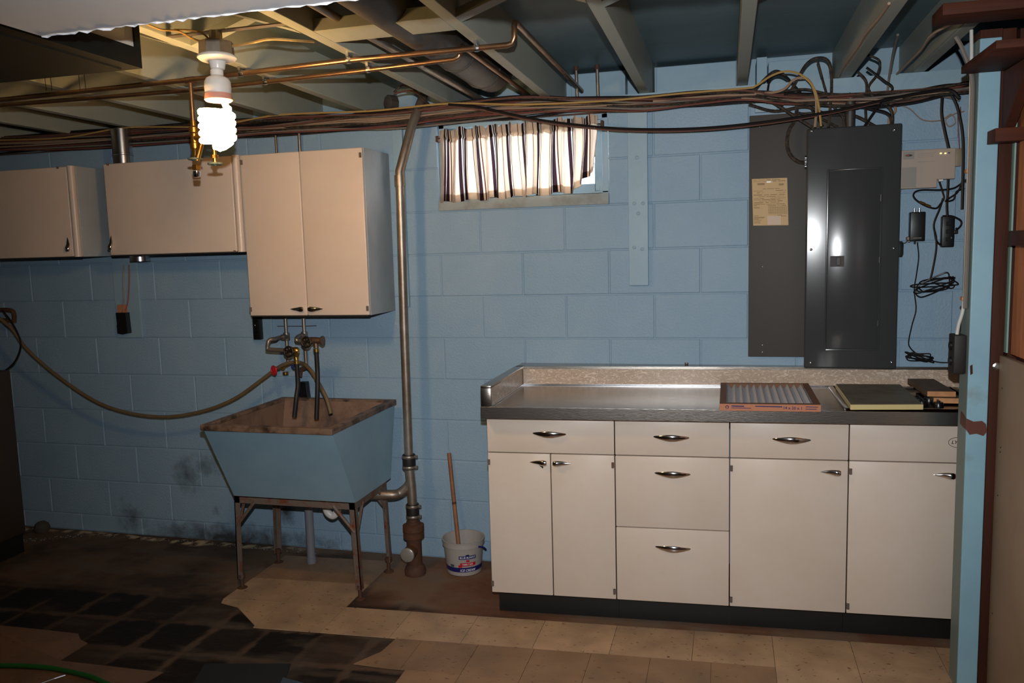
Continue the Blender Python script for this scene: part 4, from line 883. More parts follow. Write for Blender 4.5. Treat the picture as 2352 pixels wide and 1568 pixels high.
p = atY(2185, 546, -.031); MB().lathe([(.004, 0), (.003, .002), (0, .002)], (p.x, -.030, p.z), (0, -1, 0), n=8).build('screw', m_shiny, sp2)
gc = thing('ground_clamp', 'small copper ground clamp between the breaker panel and black splitter box', 'clamp', tuple(atY(2085, 550, -.02)))
p = atY(2087, 548, -.02); MB().box(p.x-.008, p.x+.008, -.026, -.002, p.z-.006, p.z+.008).cyl((p.x+.002, -.02, p.z-.016), (p.x+.002, -.02, p.z), .004, n=8).build('clamp_body', m_copperd, gc, bevel=.002)
p = atY(2069, 572, -.05); MB().lathe([(.016, -.03), (.02, -.02), (.02, .02), (.014, .032)], (2.012, -.05, p.z), n=12).build('lug_cap', mat('dark_grey_green_cap', (44, 50, 48), .5), gc, smooth=True)

# outlet box on the post
POX0, POX1 = 2.09, 2.151
ob = thing('outlet_box', 'dark brown surface outlet box with conduit on the side of the blue post', 'outlet', (2.06, -.75, 1.0))
za, zb_ = atY(2210, 768, -.75).z, atY(2210, 856, -.75).z
part_box('box', mat('dark_brown_bakelite', (26, 18, 15), .6), ob, POX0-.038, POX0-.0005, -.775, -.705, zb_, za, bevel=.004); 
for f in (.3, .7): MB().lathe([(.014, 0), (.014, .006), (0, .006)], (POX0-.038, -.74, zb_+(za-zb_)*f), (-1, 0, 0), n=12).build('socket', m_blackp, ob)
PY = -.812
P = [Vector((POX0-.012, -.745, JZ-.02)), Vector((POX0-.008, -.745, 2.05)), Vector((POX0-.007, -.75, 1.85)), Vector((POX0-.007, -.752, 1.6)), Vector((POX0-.007, -.752, 1.33)), Vector((POX0-.02, -.745, 1.24)), Vector((POX0-.024, -.742, 1.19)), Vector((POX0-.02, -.74, za))]
tag(hose('cable', P, .0055, m_white, n=8), 'white sheathed cable running down the side of the blue post to the outlet box', 'cable')
for z_, c_ in ((1.33, 0), (1.74, 1)): tag(MB().box(POX0-.017, POX0-.0005, -.764, -.738, z_-.006, z_+.006).build('cable_clip', m_lumber, bevel=.002), ('upper' if c_ else 'lower')+' pale clip holding the white cable to the blue post', 'clip')

# black boxes on the left part of the wall
sw = thing('hanging_switch_box', 'black hanging switch box below the short wide wall cabinet', 'switch', tuple(atY(279, 768, 0)))
a, b = atY(265, 718, -.045), atY(292, 768, -.045)
MB().prism([(a.x, -.045, a.z), (b.x, -.045, a.z), (b.x+.004, -.045, b.z+.006), ((a.x+b.x)/2, -.045, b.z), (a.x, -.045, b.z+.006), (a.x, -.045, b.z+.05), (a.x+.003, -.045, b.z+.055)], (0, .032, 0)).build('case', m_blackp, sw, bevel=.002)
for u0, u1 in ((270, 278), (282, 288)): p = atY(u0, 700, -.03); q = atY(u1, 718, -.03); MB().box(p.x, q.x, -.035, -.0125, q.z, p.z).build('paper_tag', m_card, sw)
cable('pale wire hanging from the metal collar to the black switch box', [atY(284, 610, -.03), atY(283, 640, -.03), atY(284, 690, -.03), atY(278, 716, -.03)], .0035, CABC['cream'])
cable('faded pink wire hanging beside the pale one above the black switch box', [atY(296, 608, -.03), atY(297, 640, -.028), atY(294, 690, -.028), atY(287, 716, -.03)], .0035, mat('faded_pink_sheath', (150, 84, 74), .5))
o1 = thing('wall_outlet', 'dark brown outlet strip under the left corner of the tall cabinet', 'outlet', tuple(atY(590, 780, 0)))
a, b = atY(579, 735, -.04), atY(599, 780, -.04); part_box('plate', mat('black_bakelite', (24, 18, 16), .4), o1, a.x, b.x, -.04, -.0125, b.z, 1.245, bevel=.003)
for f in (.3, .7): MB().lathe([(.009, 0), (.009, .002), (0, .002)], ((a.x+b.x)/2, -.04, b.z+(1.245-b.z)*f), (0, -1, 0), n=12).build('socket', m_knobblk, o1)
p = atY(585, 747, -.041); MB().lathe([(.003, 0), (.0, .002)], (p.x, -.0405, p.z), (0, -1, 0), n=8).build('screw', m_shiny, o1)
o2 = thing('drain_standbox', 'black tapered box on the wall behind the hanging sink hoses', 'box', tuple(atY(693, 915, 0)))
a, b = atY(686, 877, -.035), atY(707, 912, -.035)
MB().prism([(a.x, -.035, a.z), (b.x-.006, -.035, a.z), (b.x, -.035, b.z-.01), (a.x-.004, -.035, b.z-.01)], (0, .033, 0)).build('case', m_blackp, o2, bevel=.003)
# pencil-like painted conduit traces on the wall above faucet
P = [atY(u, v, -.003) for u, v in [(637, 749), (700, 749), (727, 748)]]; tag(MB().tube(P, .0018, 5).build('thin_rod', m_brown), 'thin brown rod on the wall behind the sink supply pipes', 'rod')
# two thin pipes above tall cabinet
for (u, r_, lab) in [(634, .006, 'thin copper pipe above the tall cabinet, left one'), (688, .008, 'galvanised pipe above the tall cabinet, right of the thin copper one')]:
    p = atY(u, 330, -.06); tag(MB().cyl((p.x, -.06, 2.0075), (p.x, -.06, 2.19), r_, n=10).build('riser_pipe', m_copperd if r_ < .007 else m_galv, smooth=True), lab, 'pipe')

# ============================================================ POST AND RIGHT WALL
po = thing('corner_post', 'pale blue painted wooden post at the right end of the counter', 'post', (2.12, -.75, 0))
mb = MB(); mb.box(POX0, POX1, -.80, -.701, .002, 2.14); pst = mb.build('blue_face', m_post, po, bevel=.003)
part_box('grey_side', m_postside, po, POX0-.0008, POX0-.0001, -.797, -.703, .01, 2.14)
part_box('brown_top', m_brown, po, POX0, POX1, -.80, -.701, 2.14, 2.165)
r = MB(); z0 = 0.90
r.add([(POX0-.0012, -.8012, .92+.022), (POX0+.02, -.8012, .92+.012), (POX0+.045, -.8012, .935), (POX1-.004, -.8012, .925), (POX1, -.8012, .90), (POX1-.01, -.8012, .885), (POX0+.03, -.8012, .892), (POX0+.01, -.8012, .888), (POX0-.0012, -.8012, .905)], [tuple(range(8, -1, -1))])
r.add([(POX0-.0014, -.8012, .942), (POX0-.0014, -.77, .95), (POX0-.0014, -.735, .955), (POX0-.0014, -.73, .91), (POX0-.0014, -.77, .905), (POX0-.0014, -.8012, .905)], [tuple(range(6))])
r.build('chipped_paint_patch', mat('bare_red_brown_wood', (92, 46, 32), .6), po)
MB().prism([(POX0+.004, -.8008, 1.115), (POX0+.011, -.8008, 1.12), (POX0+.013, -.8008, 1.09), (POX0+.006, -.8008, 1.085)], (0, -.0006, 0)).build('chipped_paint_patch', m_brown, po)
bs_ = thing('brown_stud', 'dark brown stained stud immediately right of the blue post', 'stud', (2.18, -.75, 0)); part_box('stud', m_brown, bs_, POX1+.001, 2.190, -.80, -.71, .002, 2.164, bevel=.002)
ts = thing('edge_strip', 'thin pale green strip between the brown stud and raw pine boards', 'trim', (2.2, -.8, 1.12)); part_box('strip', mat('pale_green_edge', (130, 160, 150), .5), ts, 2.192, 2.197, -.815, -.75, 1.16, 2.0)
hb = thing('header_beam', 'dark brown header board overhead at the top right corner', 'beam', (2.4, -.86, 2.166)); p = atZ(2165, 35, 2.1655); part_box('board', m_brownh, hb, p.x, 3.0, p.y, p.y+.13, 2.1655, 2.1985, bevel=.002)
# wall to the right running toward the camera: pine boards above, beige board below
z = 1.155; i = 0
for (y0, y1) in [(-.832, -.95), (-.953, -1.09), (-1.093, -1.24), (-1.243, -1.40), (-1.403, -1.6), (-1.603, -1.85), (-1.853, -2.1)]:
    MB().box(2.2, 2.2145, y1, y0, 1.158, 2.164).build('plank', m_wood, wr, bevel=.0015)
wp = thing('wallboard_panel', 'beige wallboard panel below the pine boards at the right edge', 'panel', (2.19, -1.4, 0)); part_box('sheet', m_wallpanel, wp, 2.178, 2.198, -1.45, -.803, .004, 1.150, bevel=.001)
for z_ in (1.05, .86, .845, .7, .3): MB().lathe([(.003, 0), (.002, .0015), (0, .0015)], (2.178, -.83-.03*random.random(), z_), (-1, 0, 0), n=6).build('nail', m_blackp, wp)
sh = thing('wooden_shelf', 'upper brown wooden shelf board sticking out in front of the blue post', 'shelf', (2.1, -.97, 2.03))
part_box('board', m_brownh, sh, 2.038, 2.199, -1.145, -.803, 2.036, 2.058, bevel=.001)
MB().prism([(2.155, -.806, 2.034), (2.155, -.806, 1.86), (2.155, -.84, 1.86), (2.155, -1.05, 2.034)], (.03, 0, 0)).build('bracket', m_brown, sh, bevel=.002)
lg_ = thing('wooden_ledge', 'lower brown wooden ledge crossing the blue post below the upper shelf', 'shelf', (2.15, -.84, 1.81))
part_box('board', m_brownh, lg_, 2.118, 2.199, -.885, -.803, 1.815, 1.855, bevel=.001)
l2 = thing('wooden_block', 'small dark brown block on the pine boards at the right edge', 'block', (2.17, -.9, 1.55)); part_box('block', m_brown, l2, 2.165, 2.1985, -1.02, -.88, 1.50, 1.545, bevel=.001)
MB().lathe([(.012, 0), (.012, .006), (.006, .008), (0, .008)], (2.17, -.8, 1.115), (0, -1, 0), n=10).build('bolt', m_shiny, bs_)

# ============================================================ CEILING FIXTURES
def bridging(x0, x1, Y):
    xa, xb = x0+.042, x1
    for s_, yy in ((0, Y), (1, Y-.055)):
        za, zb2 = (JZ+.012, DZ-.03) if s_ == 0 else (DZ-.03, JZ+.012)
        h = .026
        MB().add([(xa, yy, za-h/2), (xb, yy, zb2-h/2), (xb, yy, zb2+h/2), (xa, yy, za+h/2), (xa, yy-.05, za-h/2), (xb, yy-.05, zb2-h/2), (xb, yy-.05, zb2+h/2), (xa, yy-.05, za+h/2)],
                 [(0, 1, 2, 3), (7, 6, 5, 4), (0, 4, 5, 1), (1, 5, 6, 2), (2, 6, 7, 3), (3, 7, 4, 0)]).build('bridging_strut', m_joist, ceil)
for i in range(2, len(JX)-2):
    if JX[i] in (.083,): continue
    bridging(JX[i], JX[i+1], -1.33)
MB().box(.083+.042, .532, -1.39, -1.25, JZ, JZ+.038).build('blocking', m_joist, ceil, bevel=.002)
# big round duct and pipes in the bay over the window
rd = thing('round_duct', 'large dull grey round duct lying between ceiling joists above the window', 'duct', (.38, -.8, 2.2))
MB().tube([(.355, -2.6, 2.27), (.36, -.42, 2.27), (.365, -.30, 2.275), (.37, -.22, 2.30), (.37, -.20, 2.36)], [.078, .078, .078, .07, .06], 24).build('pipe', m_duct, rd, smooth=True)
MB().torus((.36, -.75, 2.27), .079, .003, (0, 1, 0), 24, 6).build('seam', m_duct, rd, smooth=True); MB().torus((.36, -.42, 2.27), .079, .003, (0, 1, 0), 24, 6).build('seam', m_duct, rd, smooth=True)
# copper lines
PZ = 2.178
def copper(name, label, pts, r, m, straps=(), strap_r=None):
    t = thing(name, label, 'pipe', tuple(pts[0])); MB().tube(pts, r, 12).build('pipe', m, t, smooth=True)
    for x, y in straps:
        MB().box(x-.005, x+.005, y-.018, y+.018, PZ+r-.001, JZ-.0005).lathe([(r+.002, -.008), (r+.003, 0), (r+.002, .008)], (x, y, PZ), (1, 0, 0), n=12).build('pipe_strap', m_shiny, t)
    return t
a = [atZ(u, v, PZ) for u, v in [(-80, 233), (250, 198), (430, 183), (620, 158), (820, 136), (1000, 117), (1165, 104)]]
ya = -1.09; yb = -1.06
A_ = [atZ(u, v, PZ) for u, v in [(0, 226), (430, 184), (820, 136), (1165, 104)]]
def lin(P, x):
    for p, q in zip(P[:-1], P[1:]):
        if p.x <= x <= q.x: return p.y+(q.y-p.y)*(x-p.x)/(q.x-p.x)
    return P[0].y if x < P[0].x else P[-1].y
ptsA = [Vector((-2.6, A_[0].y, PZ-.012))]+[Vector((p.x, p.y, PZ-(.006 if i == 0 else 0))) for i, p in enumerate(A_)]
e = A_[-1]
ptsA += [Vector((e.x+.018, e.y-.004, PZ+.004)), Vector((e.x+.026, e.y-.006, PZ+.02)), Vector((e.x+.026, e.y-.006, 2.232)), Vector((e.x+.026, e.y+.004, 2.246)), Vector((e.x+.026, e.y+.02, 2.25)), Vector((e.x+.03, .1, 2.25))]
tA = copper('copper_pipe', 'longer copper water pipe under the joists, ending right in an elbow', ptsA, .0095, m_copper, [(.103, lin(A_, .103)), (.552, lin(A_, .552)), (-.334, lin(A_, -.334))])
B_ = [atZ(u, v, PZ) for u, v in [(0, 242), (430, 208), (620, 187), (865, 158), (1045, 136)]]
ptsB = [Vector((-2.6, B_[0].y, PZ-.012))]+[Vector(p) for p in B_]; e = B_[-1]
ptsB += [Vector((e.x+.014, e.y-.002, PZ+.006)), Vector((e.x+.02, e.y-.002, PZ+.02)), Vector((e.x+.02, e.y+.004, 2.215)), Vector((e.x+.02, e.y+.02, 2.224)), Vector((e.x+.03, .12, 2.222))]
tB = copper('copper_pipe', 'shorter copper water pipe running parallel behind the longer one', ptsB, .0085, m_copper, [(.103, lin(B_, .103)), (-.334, lin(B_, -.334))])
ptsC = [Vector((.20, -2.4, 2.235)), Vector((.205, -1.3, 2.232)), Vector((.235, .12, 2.225))]
copper('galvanised_pipe', 'dull grey pipe in the joist bay left of the big round duct', ptsC, .0125, m_galv)
# drop with two valves
tx = atZ(437, 184, PZ); 
dv = thing('valve_drop', 'copper drop pipe with hose valve hanging from the copper line left of the bulb', 'valve', tuple(tx))
MB().lathe([(.0125, -.02), (.0125, .02)], tx, (1, 0, 0), n=12).build('tee', m_copper, dv, smooth=True)
zv = lambda v: atY(437, v, tx.y).z
bxp = tx.x; byp = tx.y
MB().cyl((bxp, byp, PZ), (bxp, byp, zv(285)), .0075, n=12).build('drop_pipe', m_copper, dv, smooth=True)
MB().lathe([(.010, zv(368)), (.012, zv(345)), (.016, zv(342)), (.016, zv(330)), (.013, zv(328)), (.013, zv(308)), (.018, zv(305)), (.018, zv(294)), (.011, zv(290)), (.011, zv(278))], (bxp, byp, 0), n=12).build('valve_body', m_brass, dv, smooth=True)
MB().tube([(bxp+.004, byp, zv(318)), (bxp+.04, byp-.01, zv(322))], .012, 10).build('side_outlet', m_brass, dv, smooth=True)
MB().tube([(bxp+.04, byp-.01, zv(325)), (bxp+.012, byp-.01, zv(370))], .0105, 10).build('angled_pipe', m_brass, dv, smooth=True)
wheel((bxp, byp-.004, zv(366)), (0, 0, 1), .022, m_handw, dv, 5)
MB().lathe([(.014, 0), (.016, .004), (.016, .018), (.013, .020)], (bxp, byp, zv(392)), n=6).build('hex_nut', m_brass, dv); MB().lathe([(.010, 0), (.013, .004), (.014, .022)], (bxp, byp, zv(408)), n=14).build('spout', m_chrome, dv, smooth=True)
s0 = atY(492, 345, -1.15)
MB().cyl((s0.x, -1.15, s0.z+.03), (s0.x, -1.15, atY(492, 375, -1.15).z), .008, n=10).lathe([(.013, -.006), (.013, .006)], (s0.x, -1.15, atY(492, 360, -1.15).z), n=8).tube([(bxp+.035, byp-.008, zv(322)), (s0.x, -1.15, s0.z+.03)], .009, 8).build('second_valve_stem', m_brass, dv, smooth=True)
wheel((s0.x, -1.15, atY(492, 376, -1.15).z), (0, 0, 1), .022, m_handw, dv, 5)

# lamp
lam = thing('bare_bulb_lamp', 'lit spiral bulb in a white porcelain holder under a metal ceiling box', 'lamp', (-.17, -1.46, 2.18))
ld = 2.42
def dpt(u, v): return CAMP+ray(u, v)*ld
BX = dpt(499, 140).x; BYY = dpt(499, 140).y
zz = lambda v: atY(499, v, BYY).z
MB().lathe([(.052, zz(128)), (.052, zz(128)+.001), (.050, zz(100))], (BX, BYY, 0), n=8).lathe([(.0505, zz(128)+.0), (.0505, min(zz(97), 2.21))], (BX, BYY, 0), n=8).build('junction_box', m_galv, lam)
part_box('box_bar', m_galv, lam, -.312, .082, BYY-.012, BYY+.012, JZ+.001, JZ+.005)
MB().cyl((BX, BYY, zz(97)), (BX, BYY, JZ+.004), .02, n=10).build('box_stem', m_galv, lam)
MB().lathe([(.018, zz(160)), (.021, zz(158)), (.024, zz(145)), (.026, zz(142)), (.05, zz(139)), (.057, zz(134)), (.057, zz(131)), (.052, zz(127))], (BX, BYY, 0), n=32).build('porcelain_holder', m_whitec, lam, smooth=True)
BX0 = BX; BX = atY(499, 180, BYY).x
MB().lathe([(.016, zz(174)), (.019, zz(172)), (.019, zz(162)), (.017, zz(160))], (BX, BYY, 0), n=24).build('screw_base', m_whitec, lam, smooth=True)
MB().lathe([(.038, zz(216)), (.039, zz(200)), (.038, zz(188)), (.032, zz(180)), (.017, zz(174))], (BX, BYY, 0), n=32).build('lamp_base', m_cflbase, lam, smooth=True)
MB().lathe([(.037, zz(233)), (.041, zz(230)), (.039, zz(216))], (BX, BYY, 0), n=32).build('lamp_collar', m_pinkring, lam, smooth=True)
m_em = bpy.data.materials.new('glowing_tube'); m_em.use_nodes = True; pb = m_em.node_tree.nodes['Principled BSDF']
pb.inputs['Base Color'].default_value = (1, .95, .85, 1); pb.inputs['Emission Color'].default_value = (1.0, .60, .24, 1); pb.inputs['Emission Strength'].default_value = BULB_STRENGTH
BX = atY(499, 290, BYY).x
zt_, zb2 = zz(248), zz(330); hel = []; turns = 5
for i in range(turns*14+1):
    a = 2*math.pi*i/14; f = i/(turns*14); R = .046 if .1 < f < .92 else (.036 if f <= .1 else .042); hel.append((BX+R*math.cos(a), BYY+R*math.sin(a), zt_+(zb2-zt_)*f))
hel = [(BX+.028, BYY, zz(233))]+hel+[(BX+.02, BYY, zz(338)), (BX, BYY, zz(341))]
MB().tube(hel, .0098, 8).lathe([(0, zz(346)), (.016, zz(343)), (.018, zz(334)), (0, zz(328))][::-1], (BX, BYY, 0), n=10).build('spiral_tube', m_em, lam, smooth=True)

BX = BX0
# wires to the lamp box
cable('thin tan wire looping into the left of the lamp box', [atZ(335, 55, 2.19), atZ(370, 68, 2.19), atZ(410, 72, 2.19), atZ(440, 88, 2.185), Vector((BX-.03, BYY, zz(97)))], .003, CABC['yellow'])
cable('second thin tan wire arching over into the lamp box', [atZ(400, 68, 2.195), atZ(440, 70, 2.195), atZ(465, 76, 2.19), Vector((BX-.02, BYY+.01, zz(95)))], .003, CABC['yellow'])
cable('yellow sheathed cable leaving the lamp box to the right', [Vector((BX+.04, BYY+.01, zz(108))), atZ(580, 98, 2.19), atZ(620, 90, 2.192), atZ(680, 93, 2.196), atZ(720, 96, 2.23)], .0045, CABC['yellow'])
# rectangular duct at upper left
du = thing('sheet_metal_duct', 'grey rectangular sheet duct under the joists at the upper left', 'duct', (-.6, -2.0, 2.03))
dX, dY = -.163, -1.80; dzb = 2.032
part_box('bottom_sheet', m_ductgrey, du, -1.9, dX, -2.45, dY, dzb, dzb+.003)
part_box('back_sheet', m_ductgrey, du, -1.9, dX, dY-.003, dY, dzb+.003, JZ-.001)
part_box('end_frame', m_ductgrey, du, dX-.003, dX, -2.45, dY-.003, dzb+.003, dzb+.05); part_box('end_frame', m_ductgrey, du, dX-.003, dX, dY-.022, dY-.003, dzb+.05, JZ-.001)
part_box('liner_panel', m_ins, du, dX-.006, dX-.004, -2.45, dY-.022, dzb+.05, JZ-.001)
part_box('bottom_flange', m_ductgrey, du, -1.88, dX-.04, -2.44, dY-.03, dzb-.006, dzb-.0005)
# straps/wires hanging near duct
for k, (u0, u1) in enumerate([(102, 106), (118, 119), (178, 184), (194, 197)]):
    p, q = atZ(u0, 172, 2.2), atY(u1, 208, -1.15); q.y = -1.15
    cable(['thin dark hanger wire, first from the left, below the sheet duct', 'thin dark hanger wire, second from the left, below the sheet duct', 'thin dark hanger wire, third from the left, below the sheet duct', 'thin dark hanger wire, fourth from the left, below the sheet duct'][k], [Vector((q.x-.005, q.y, DZ-.004)), Vector((q.x, q.y, (2.2+q.z)/2)), q], .0012, CABC['black'], cat='wire', name='hanger_wire', sub=2)

# two short capped risers in the bay right of window
for (u, v0, v1, lab) in [(1326, 155, 225, 'short capped pipe riser, left of two above the window'), (1374, 152, 225, 'short capped pipe riser, right of two above the window')]:
    p = atY(u, v1, .05); q = atY(u, v0, .05)
    t = thing('capped_riser', lab, 'pipe', (p.x, .05, 2.199)); MB().cyl((p.x, .05, 2.1995), (p.x-.003, .05, q.z-.01), .008, n=10).build('pipe', m_galv, t, smooth=True); MB().lathe([(.011, -.01), (.011, .01)], (p.x-.003, .05, q.z-.004), n=10).build('cap', m_rust2, t, smooth=True)
jb = thing('junction_box', 'round brown metal junction box among the cables above the tall cabinet', 'junction box', tuple(atY(903, 235, -.1)))
p = atY(903, 235, -.1); MB().lathe([(.034, 0), (.034, .04), (.03, .042), (0, .042)], (p.x, -.08, p.z), (-.6, -1, 0), n=8).build('box', m_duct, jb, smooth=True)
cable('black cable arching out of the round junction box', [atY(905, 212, -.12), atY(925, 196, -.12), atY(950, 205, -.12), atY(975, 228, -.12), atY(990, 245, -.12)], .005, CABC['cloth'])
cable('second dark cable arching from the round junction box to the stack', [atY(908, 215, -.1), atY(930, 210, -.1), atY(955, 212, -.1), atY(985, 240, -.1)], .0045, CABC['brown'])

# ============================================================ CABLE BUNDLE
BL_ = [(-80, 338), (0, 334), (200, 322), (450, 306), (600, 296), (760, 284), (900, 274), (1050, 258), (1200, 247), (1340, 240), (1480, 238), (1600, 230), (1710, 222), (1800, 228), (1900, 232), (2000, 230), (2100, 222), (2170, 212), (2238, 202)]
mix = ['cream']*5+['brown']*5+['black']*5+['rust']*4+['grey']*3+['cloth']*5
names = dict(cream='cream sheathed cable', brown='brown sheathed cable', black='black cable', rust='reddish brown cable', grey='grey cable', cloth='old tarred cloth cable')
random.seed(11)
for i, kcol in enumerate(mix):
    off = random.uniform(-24, 17); Yb = random.uniform(-.125, -.03); ph = random.uniform(0, 6); pts = []
    endk = random.choice([len(BL_), len(BL_), 14, 15])
    for j, (u, v) in enumerate(BL_[:endk]):
        o_ = off*(1+.25*math.sin(j*.9+ph))*(.62 if u > 1250 else (.8 if u < 700 else 1))+4*math.sin(j*1.7+ph*2); pts.append(atY(u, v+o_, Yb+.012*math.sin(j+ph)))
    cable(names[kcol]+' in the bundle along the top of the back wall', pts, random.choice([.0038, .0045, .0052]), CABC[kcol], group=names[kcol]+'s in the wall-top bundle', sub=5)
cable('yellow cable lying along the top of the cable bundle', [atY(u, v, -.14) for u, v in [(-60, 322), (0, 322), (150, 316), (290, 293), (480, 290), (640, 264), (850, 255), (1030, 238), (1200, 240), (1400, 231), (1560, 215), (1708, 203), (1735, 198), (1770, 175), (1805, 164), (1840, 172), (1868, 200), (1880, 240), (1886, 290)]], .0045, CABC['yellow'])
cable('cream cable looping out of the bundle and down into the breaker panel', [atY(u, v, -.13) for u, v in [(1500, 232), (1650, 220), (1760, 214), (1800, 205), (1825, 182), (1855, 182), (1872, 215), (1875, 250), (1872, 292)]], .0055, CABC['cream'])
cable('black cable sagging below the bundle across the curtain top', [atY(u, v, -.15) for u, v in [(1030, 240), (1100, 246), (1200, 268), (1300, 284), (1440, 296), (1600, 295), (1750, 281), (1900, 258), (2020, 232), (2120, 212), (2180, 206), (2205, 225)]], .006, CABC['black'])
cable('thin brown cable sagging just under the black one across the curtain', [atY(u, v, -.135) for u, v in [(1030, 244), (1100, 252), (1200, 273), (1300, 289), (1440, 301), (1600, 300), (1750, 286), (1900, 262), (2020, 236)]], .0035, CABC['brown'])
loops = [[(1712, 235), (1760, 178), (1790, 165), (1830, 205), (1850, 240)], [(1700, 228), (1755, 225), (1770, 180), (1800, 176), (1840, 215), (1890, 290)],
         [(1760, 235), (1810, 215), (1850, 150), (1880, 133), (1905, 145), (1910, 200), (1903, 292)], [(1878, 140), (1890, 185), (1900, 230), (1880, 245)],
         [(1990, 125), (2020, 140), (2015, 170), (1995, 200), (2010, 230)], [(1990, 155), (2030, 185), (2050, 205), (2020, 240), (1985, 290)], [(1970, 165), (1990, 190), (1988, 240), (1990, 290)],
         [(1720, 240), (1780, 255), (1850, 245), (1900, 262), (1960, 265), (2015, 292)], [(1960, 240), (2000, 250), (2040, 262), (2050, 290)], [(2010, 225), (2045, 250), (2050, 280), (2040, 290)],
         [(1740, 215), (1800, 250), (1830, 270), (1865, 292)], [(1790, 210), (1850, 205), (1900, 215), (1960, 218), (2010, 225)], [(1950, 215), (2000, 235), (2060, 235), (2120, 220)],
         [(1830, 258), (1880, 270), (1925, 292)], [(1915, 245), (1935, 268), (1940, 292)]]
for i, lp in enumerate(loops):
    Yb = -.05-.012*(i % 6); cable('dark cable looping over the top of the breaker panel', [atY(u, v, Yb) for u, v in lp], random.choice([.005, .006, .0065]), CABC[['cloth', 'black', 'cloth', 'cloth', 'cloth', 'black', 'cloth'][i % 7]], group='dark cables tangled above the breaker panel')
cable('thick dark cable bending into the left side clamp of the breaker panel', [atY(u, v, -.06) for u, v in [(1830, 240), (1828, 270), (1812, 300), (1808, 330), (1815, 355), (1832, 370), (1850, 374)]], .0085, CABC['cloth'])
cable('tan cable dropping behind the right corner of the breaker panel', [atY(u, v, -.05) for u, v in [(2030, 230), (2055, 245), (2055, 258), (2042, 270), (2042, 292)]], .005, CABC['cream'])
cable('tan cable looping loosely right of the breaker panel top', [atY(u, v, -.04) for u, v in [(2040, 232), (2080, 235), (2120, 218), (2170, 222), (2205, 230)]], .0045, CABC['grey'])
cable('thin cream wire looping on the wall above the network box', [atY(u, v, -.03) for u, v in [(2060, 238), (2090, 250), (2120, 275), (2160, 276), (2185, 262), (2195, 280), (2180, 290), (2172, 275), (2190, 262), (2215, 255)]], .002, CABC['cream'])
cable('thick dark cable dropping to the top of the network box', [atY(u, v, -.03) for u, v in [(2165, 215), (2163, 260), (2170, 300), (2180, 344)]], .0065, CABC['black'])
cable('black cable running down beside the blue post from the bundle', [atY(u, v, -.06) for u, v in [(2180, 208), (2195, 235), (2205, 270), (2212, 320), (2212, 400), (2210, 480)]], .006, CABC['black'])
for k, uu in enumerate((2199, 2206)): cable(['thin pinkish wire beside the post, left of two', 'thin pinkish wire beside the post, right of two'][k], [atY(uu, 245, -.04), atY(uu+2, 290, -.04), atY(uu+5, 342, -.04)], .002, CABC['rust'])
# cables stapled to joists
def onj(u, v): return atZ(u, v, JZ-.004)
cable('tan cable stapled under the wide joist above the breaker panel', [onj(2042, 8), onj(2020, 40), onj(1990, 75), onj(1970, 108), onj(1940, 150), onj(1925, 175)], .0045, CABC['cream'])
cable('tan cable stapled under the rightmost joist', [onj(2185, 55), onj(2140, 80), onj(2115, 115), onj(2080, 150), onj(2060, 170)], .0045, CABC['cream'])
cable('white cable running up from the bundle into the right joist bay', [atY(2038, 215, -.05), atY(2042, 180, -.08), atY(2052, 120, -.2), atY(2062, 80, -.35)], .005, CABC['grey'])
cable('thick grey cable entering at the top of the blue post', [Vector((POX0-.06, -.76, 2.16)), Vector((POX0-.04, -.762, 2.12)), Vector((POX0-.012, -.765, 2.03)), Vector((POX0-.009, -.77, 1.9)), Vector((POX0-.0085, -.772, 1.5)), Vector((POX0-.009, -.772, 1.3))], .0065, CABC['grey'])
# cables around modem / splitters
cable('black coax cable looping under the network box with gold couplers', [atY(u, v, -.03) for u, v in [(2210, 420), (2190, 432), (2160, 436), (2120, 436), (2103, 440), (2098, 450), (2108, 462), (2130, 474), (2150, 478), (2160, 468), (2168, 455), (2165, 440), (2156, 412)]], .0038, CABC['black'])
for (u, v) in [(2118, 466), (2131, 472)]: p = atY(u, v, -.03); tag(MB().tube([p+Vector((-.01, -.002, .005)), p+Vector((.01, -.002, -.004))], .005, 8).build('cable_coupler', m_brass), 'gold coupler on the looping black coax, '+('left one' if u < 2120 else 'right one'), 'connector')
cable('second black coax looping right of the network box', [atY(u, v, -.035) for u, v in [(2212, 410), (2200, 440), (2180, 455), (2172, 462), (2190, 458), (2197, 440), (2215, 432)]], .0035, CABC['black'])
cable('black cable from the network box down to the power strip', [atY(u, v, -.03) for u, v in [(2178, 412), (2177, 440), (2175, 470), (2176, 497)]], .0055, CABC['black'])
cable('black cable hanging down from the coax loop to the lower coil', [atY(u, v, -.028) for u, v in [(2166, 455), (2158, 480), (2145, 515), (2150, 545), (2150, 575), (2142, 620), (2136, 645)]], .0042, CABC['black'])
cable('black cable from the hanging cord into the power strip bottom', [atY(u, v, -.026) for u, v in [(2145, 520), (2150, 550), (2160, 562), (2168, 560)]], .004, CABC['black'])
cable('black plug cord curling at the right of the power strip', [atY(u, v, -.03) for u, v in [(2165, 496), (2185, 496), (2205, 505), (2208, 515), (2200, 525), (2195, 524)]], .004, CABC['black'])
cable('thin black cord from the splitter box down to the counter', [atY(u, v, -.022) for u, v in [(2107, 556), (2110, 590), (2105, 630), (2100, 665), (2104, 710), (2095, 745), (2087, 785), (2092, 800), (2105, 812)]], .0026, CABC['black'])
cable('short copper wire from the ground clamp to the panel', [atY(u, v, -.03) for u, v in [(2085, 552), (2078, 558), (2070, 556)]], .0015, m_copper)
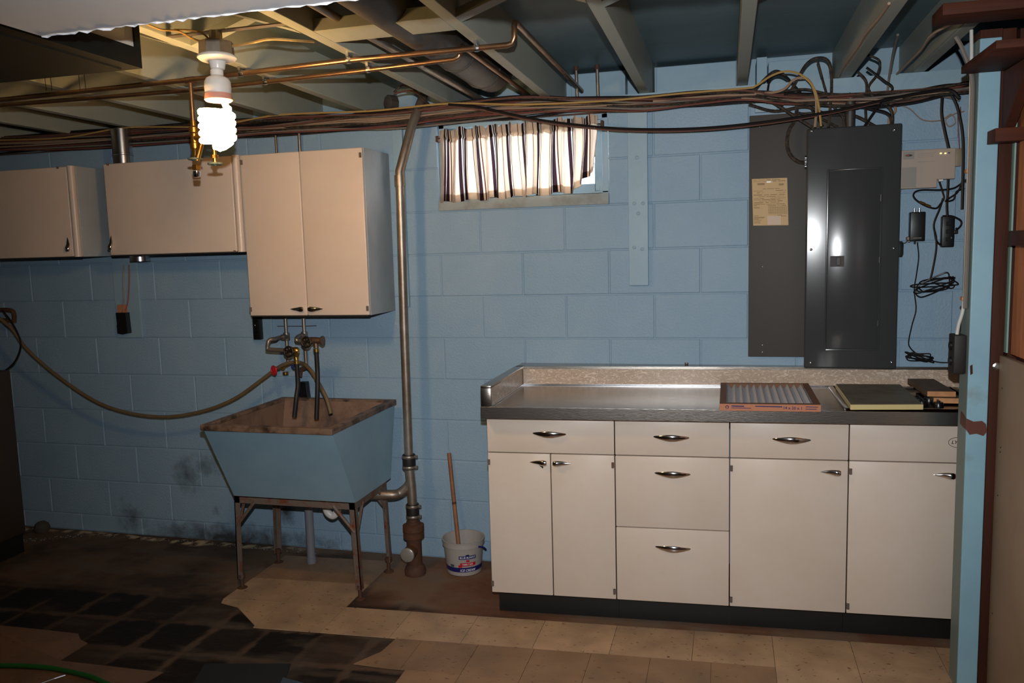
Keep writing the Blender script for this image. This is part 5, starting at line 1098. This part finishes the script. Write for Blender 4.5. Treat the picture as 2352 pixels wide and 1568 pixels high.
def coil(lab, c, du, dv, tail, nloop, ang, r=.0028):
    pts = []; random.seed(int(c[0]))
    for i in range(nloop*10+1):
        a = 2*math.pi*i/10; k = 1+.13*math.sin(i*.77)+.12*(i/10 % 1 > .5)
        lp_ = i//10; k = (.72, 1.0, .85, 1.08, .92)[lp_ % 5]; x = du*math.cos(a)*k; y = dv*math.sin(a)*(.6+.4*abs(math.cos(a)))*(1.15, .5, .9, .3, 1.3)[lp_ % 5]+x*(.12, -.1, .02, .2, -.18)[lp_ % 5]
        pts.append(atY(c[0]+x*math.cos(ang)-y*math.sin(ang), c[1]+x*math.sin(ang)+y*math.cos(ang), -.02-.0035*(i % 5)))
    pts += [atY(u, v, -.02) for u, v in tail]
    cable(lab, pts, r, CABC['black'], name='coiled_cord', cat='cord', sub=4)
coil('bundled black cord coiled on the wall right of the breaker panel', (2146, 654), 50, 18, [(2192, 655), (2185, 662), (2160, 655), (2140, 648)], 5, -.25)
coil('bundled thin black cord coiled low on the wall above the splashback', (2112, 820), 32, 9, [(2135, 827), (2160, 832), (2190, 832)], 5, .15, .0024)

# ============================================================ FLOOR CLUTTER (bottom left)
P = [atZ(u, v, .012) for u, v in [(-60, 1529), (0, 1528), (60, 1529), (120, 1534), (180, 1546), (215, 1556), (250, 1572)]]
tag(hose('garden_hose', P, .009, m_green, n=10), 'green garden hose on the floor at the bottom left', 'hose')
P = [atZ(u, v, .004) for u, v in [(470, 1524), (668, 1524), (640, 1600), (425, 1600)]]
mt = thing('rubber_mat', 'black square mat on the stained floor at the bottom edge', 'mat', tuple(P[0])); MB().prism([(p.x, p.y, .001) for p in P], (0, 0, .004)).build('mat_sheet', m_mat, mt)
P = [atZ(u, v, .007) for u, v in [(650, 1555), (705, 1570), (690, 1600), (630, 1600)]]
st_ = thing('slate_sheet', 'slate blue flat sheet at the bottom edge right of the black mat', 'sheet', tuple(P[0])); MB().prism([(p.x, p.y, .0055) for p in P], (0, 0, .002)).build('sheet', m_slateblue, st_)
P = [atZ(u, v, .02) for u, v in [(92, 1570), (125, 1558), (150, 1550)]]; tag(MB().tube(P, .003, 6).build('metal_rod', m_shiny), 'shiny thin metal rod on the floor in front of the green hose', 'rod')
P = [atZ(u, v, .003) for u, v in [(150, 1530), (275, 1545), (262, 1600), (215, 1600), (190, 1562), (140, 1552)]]
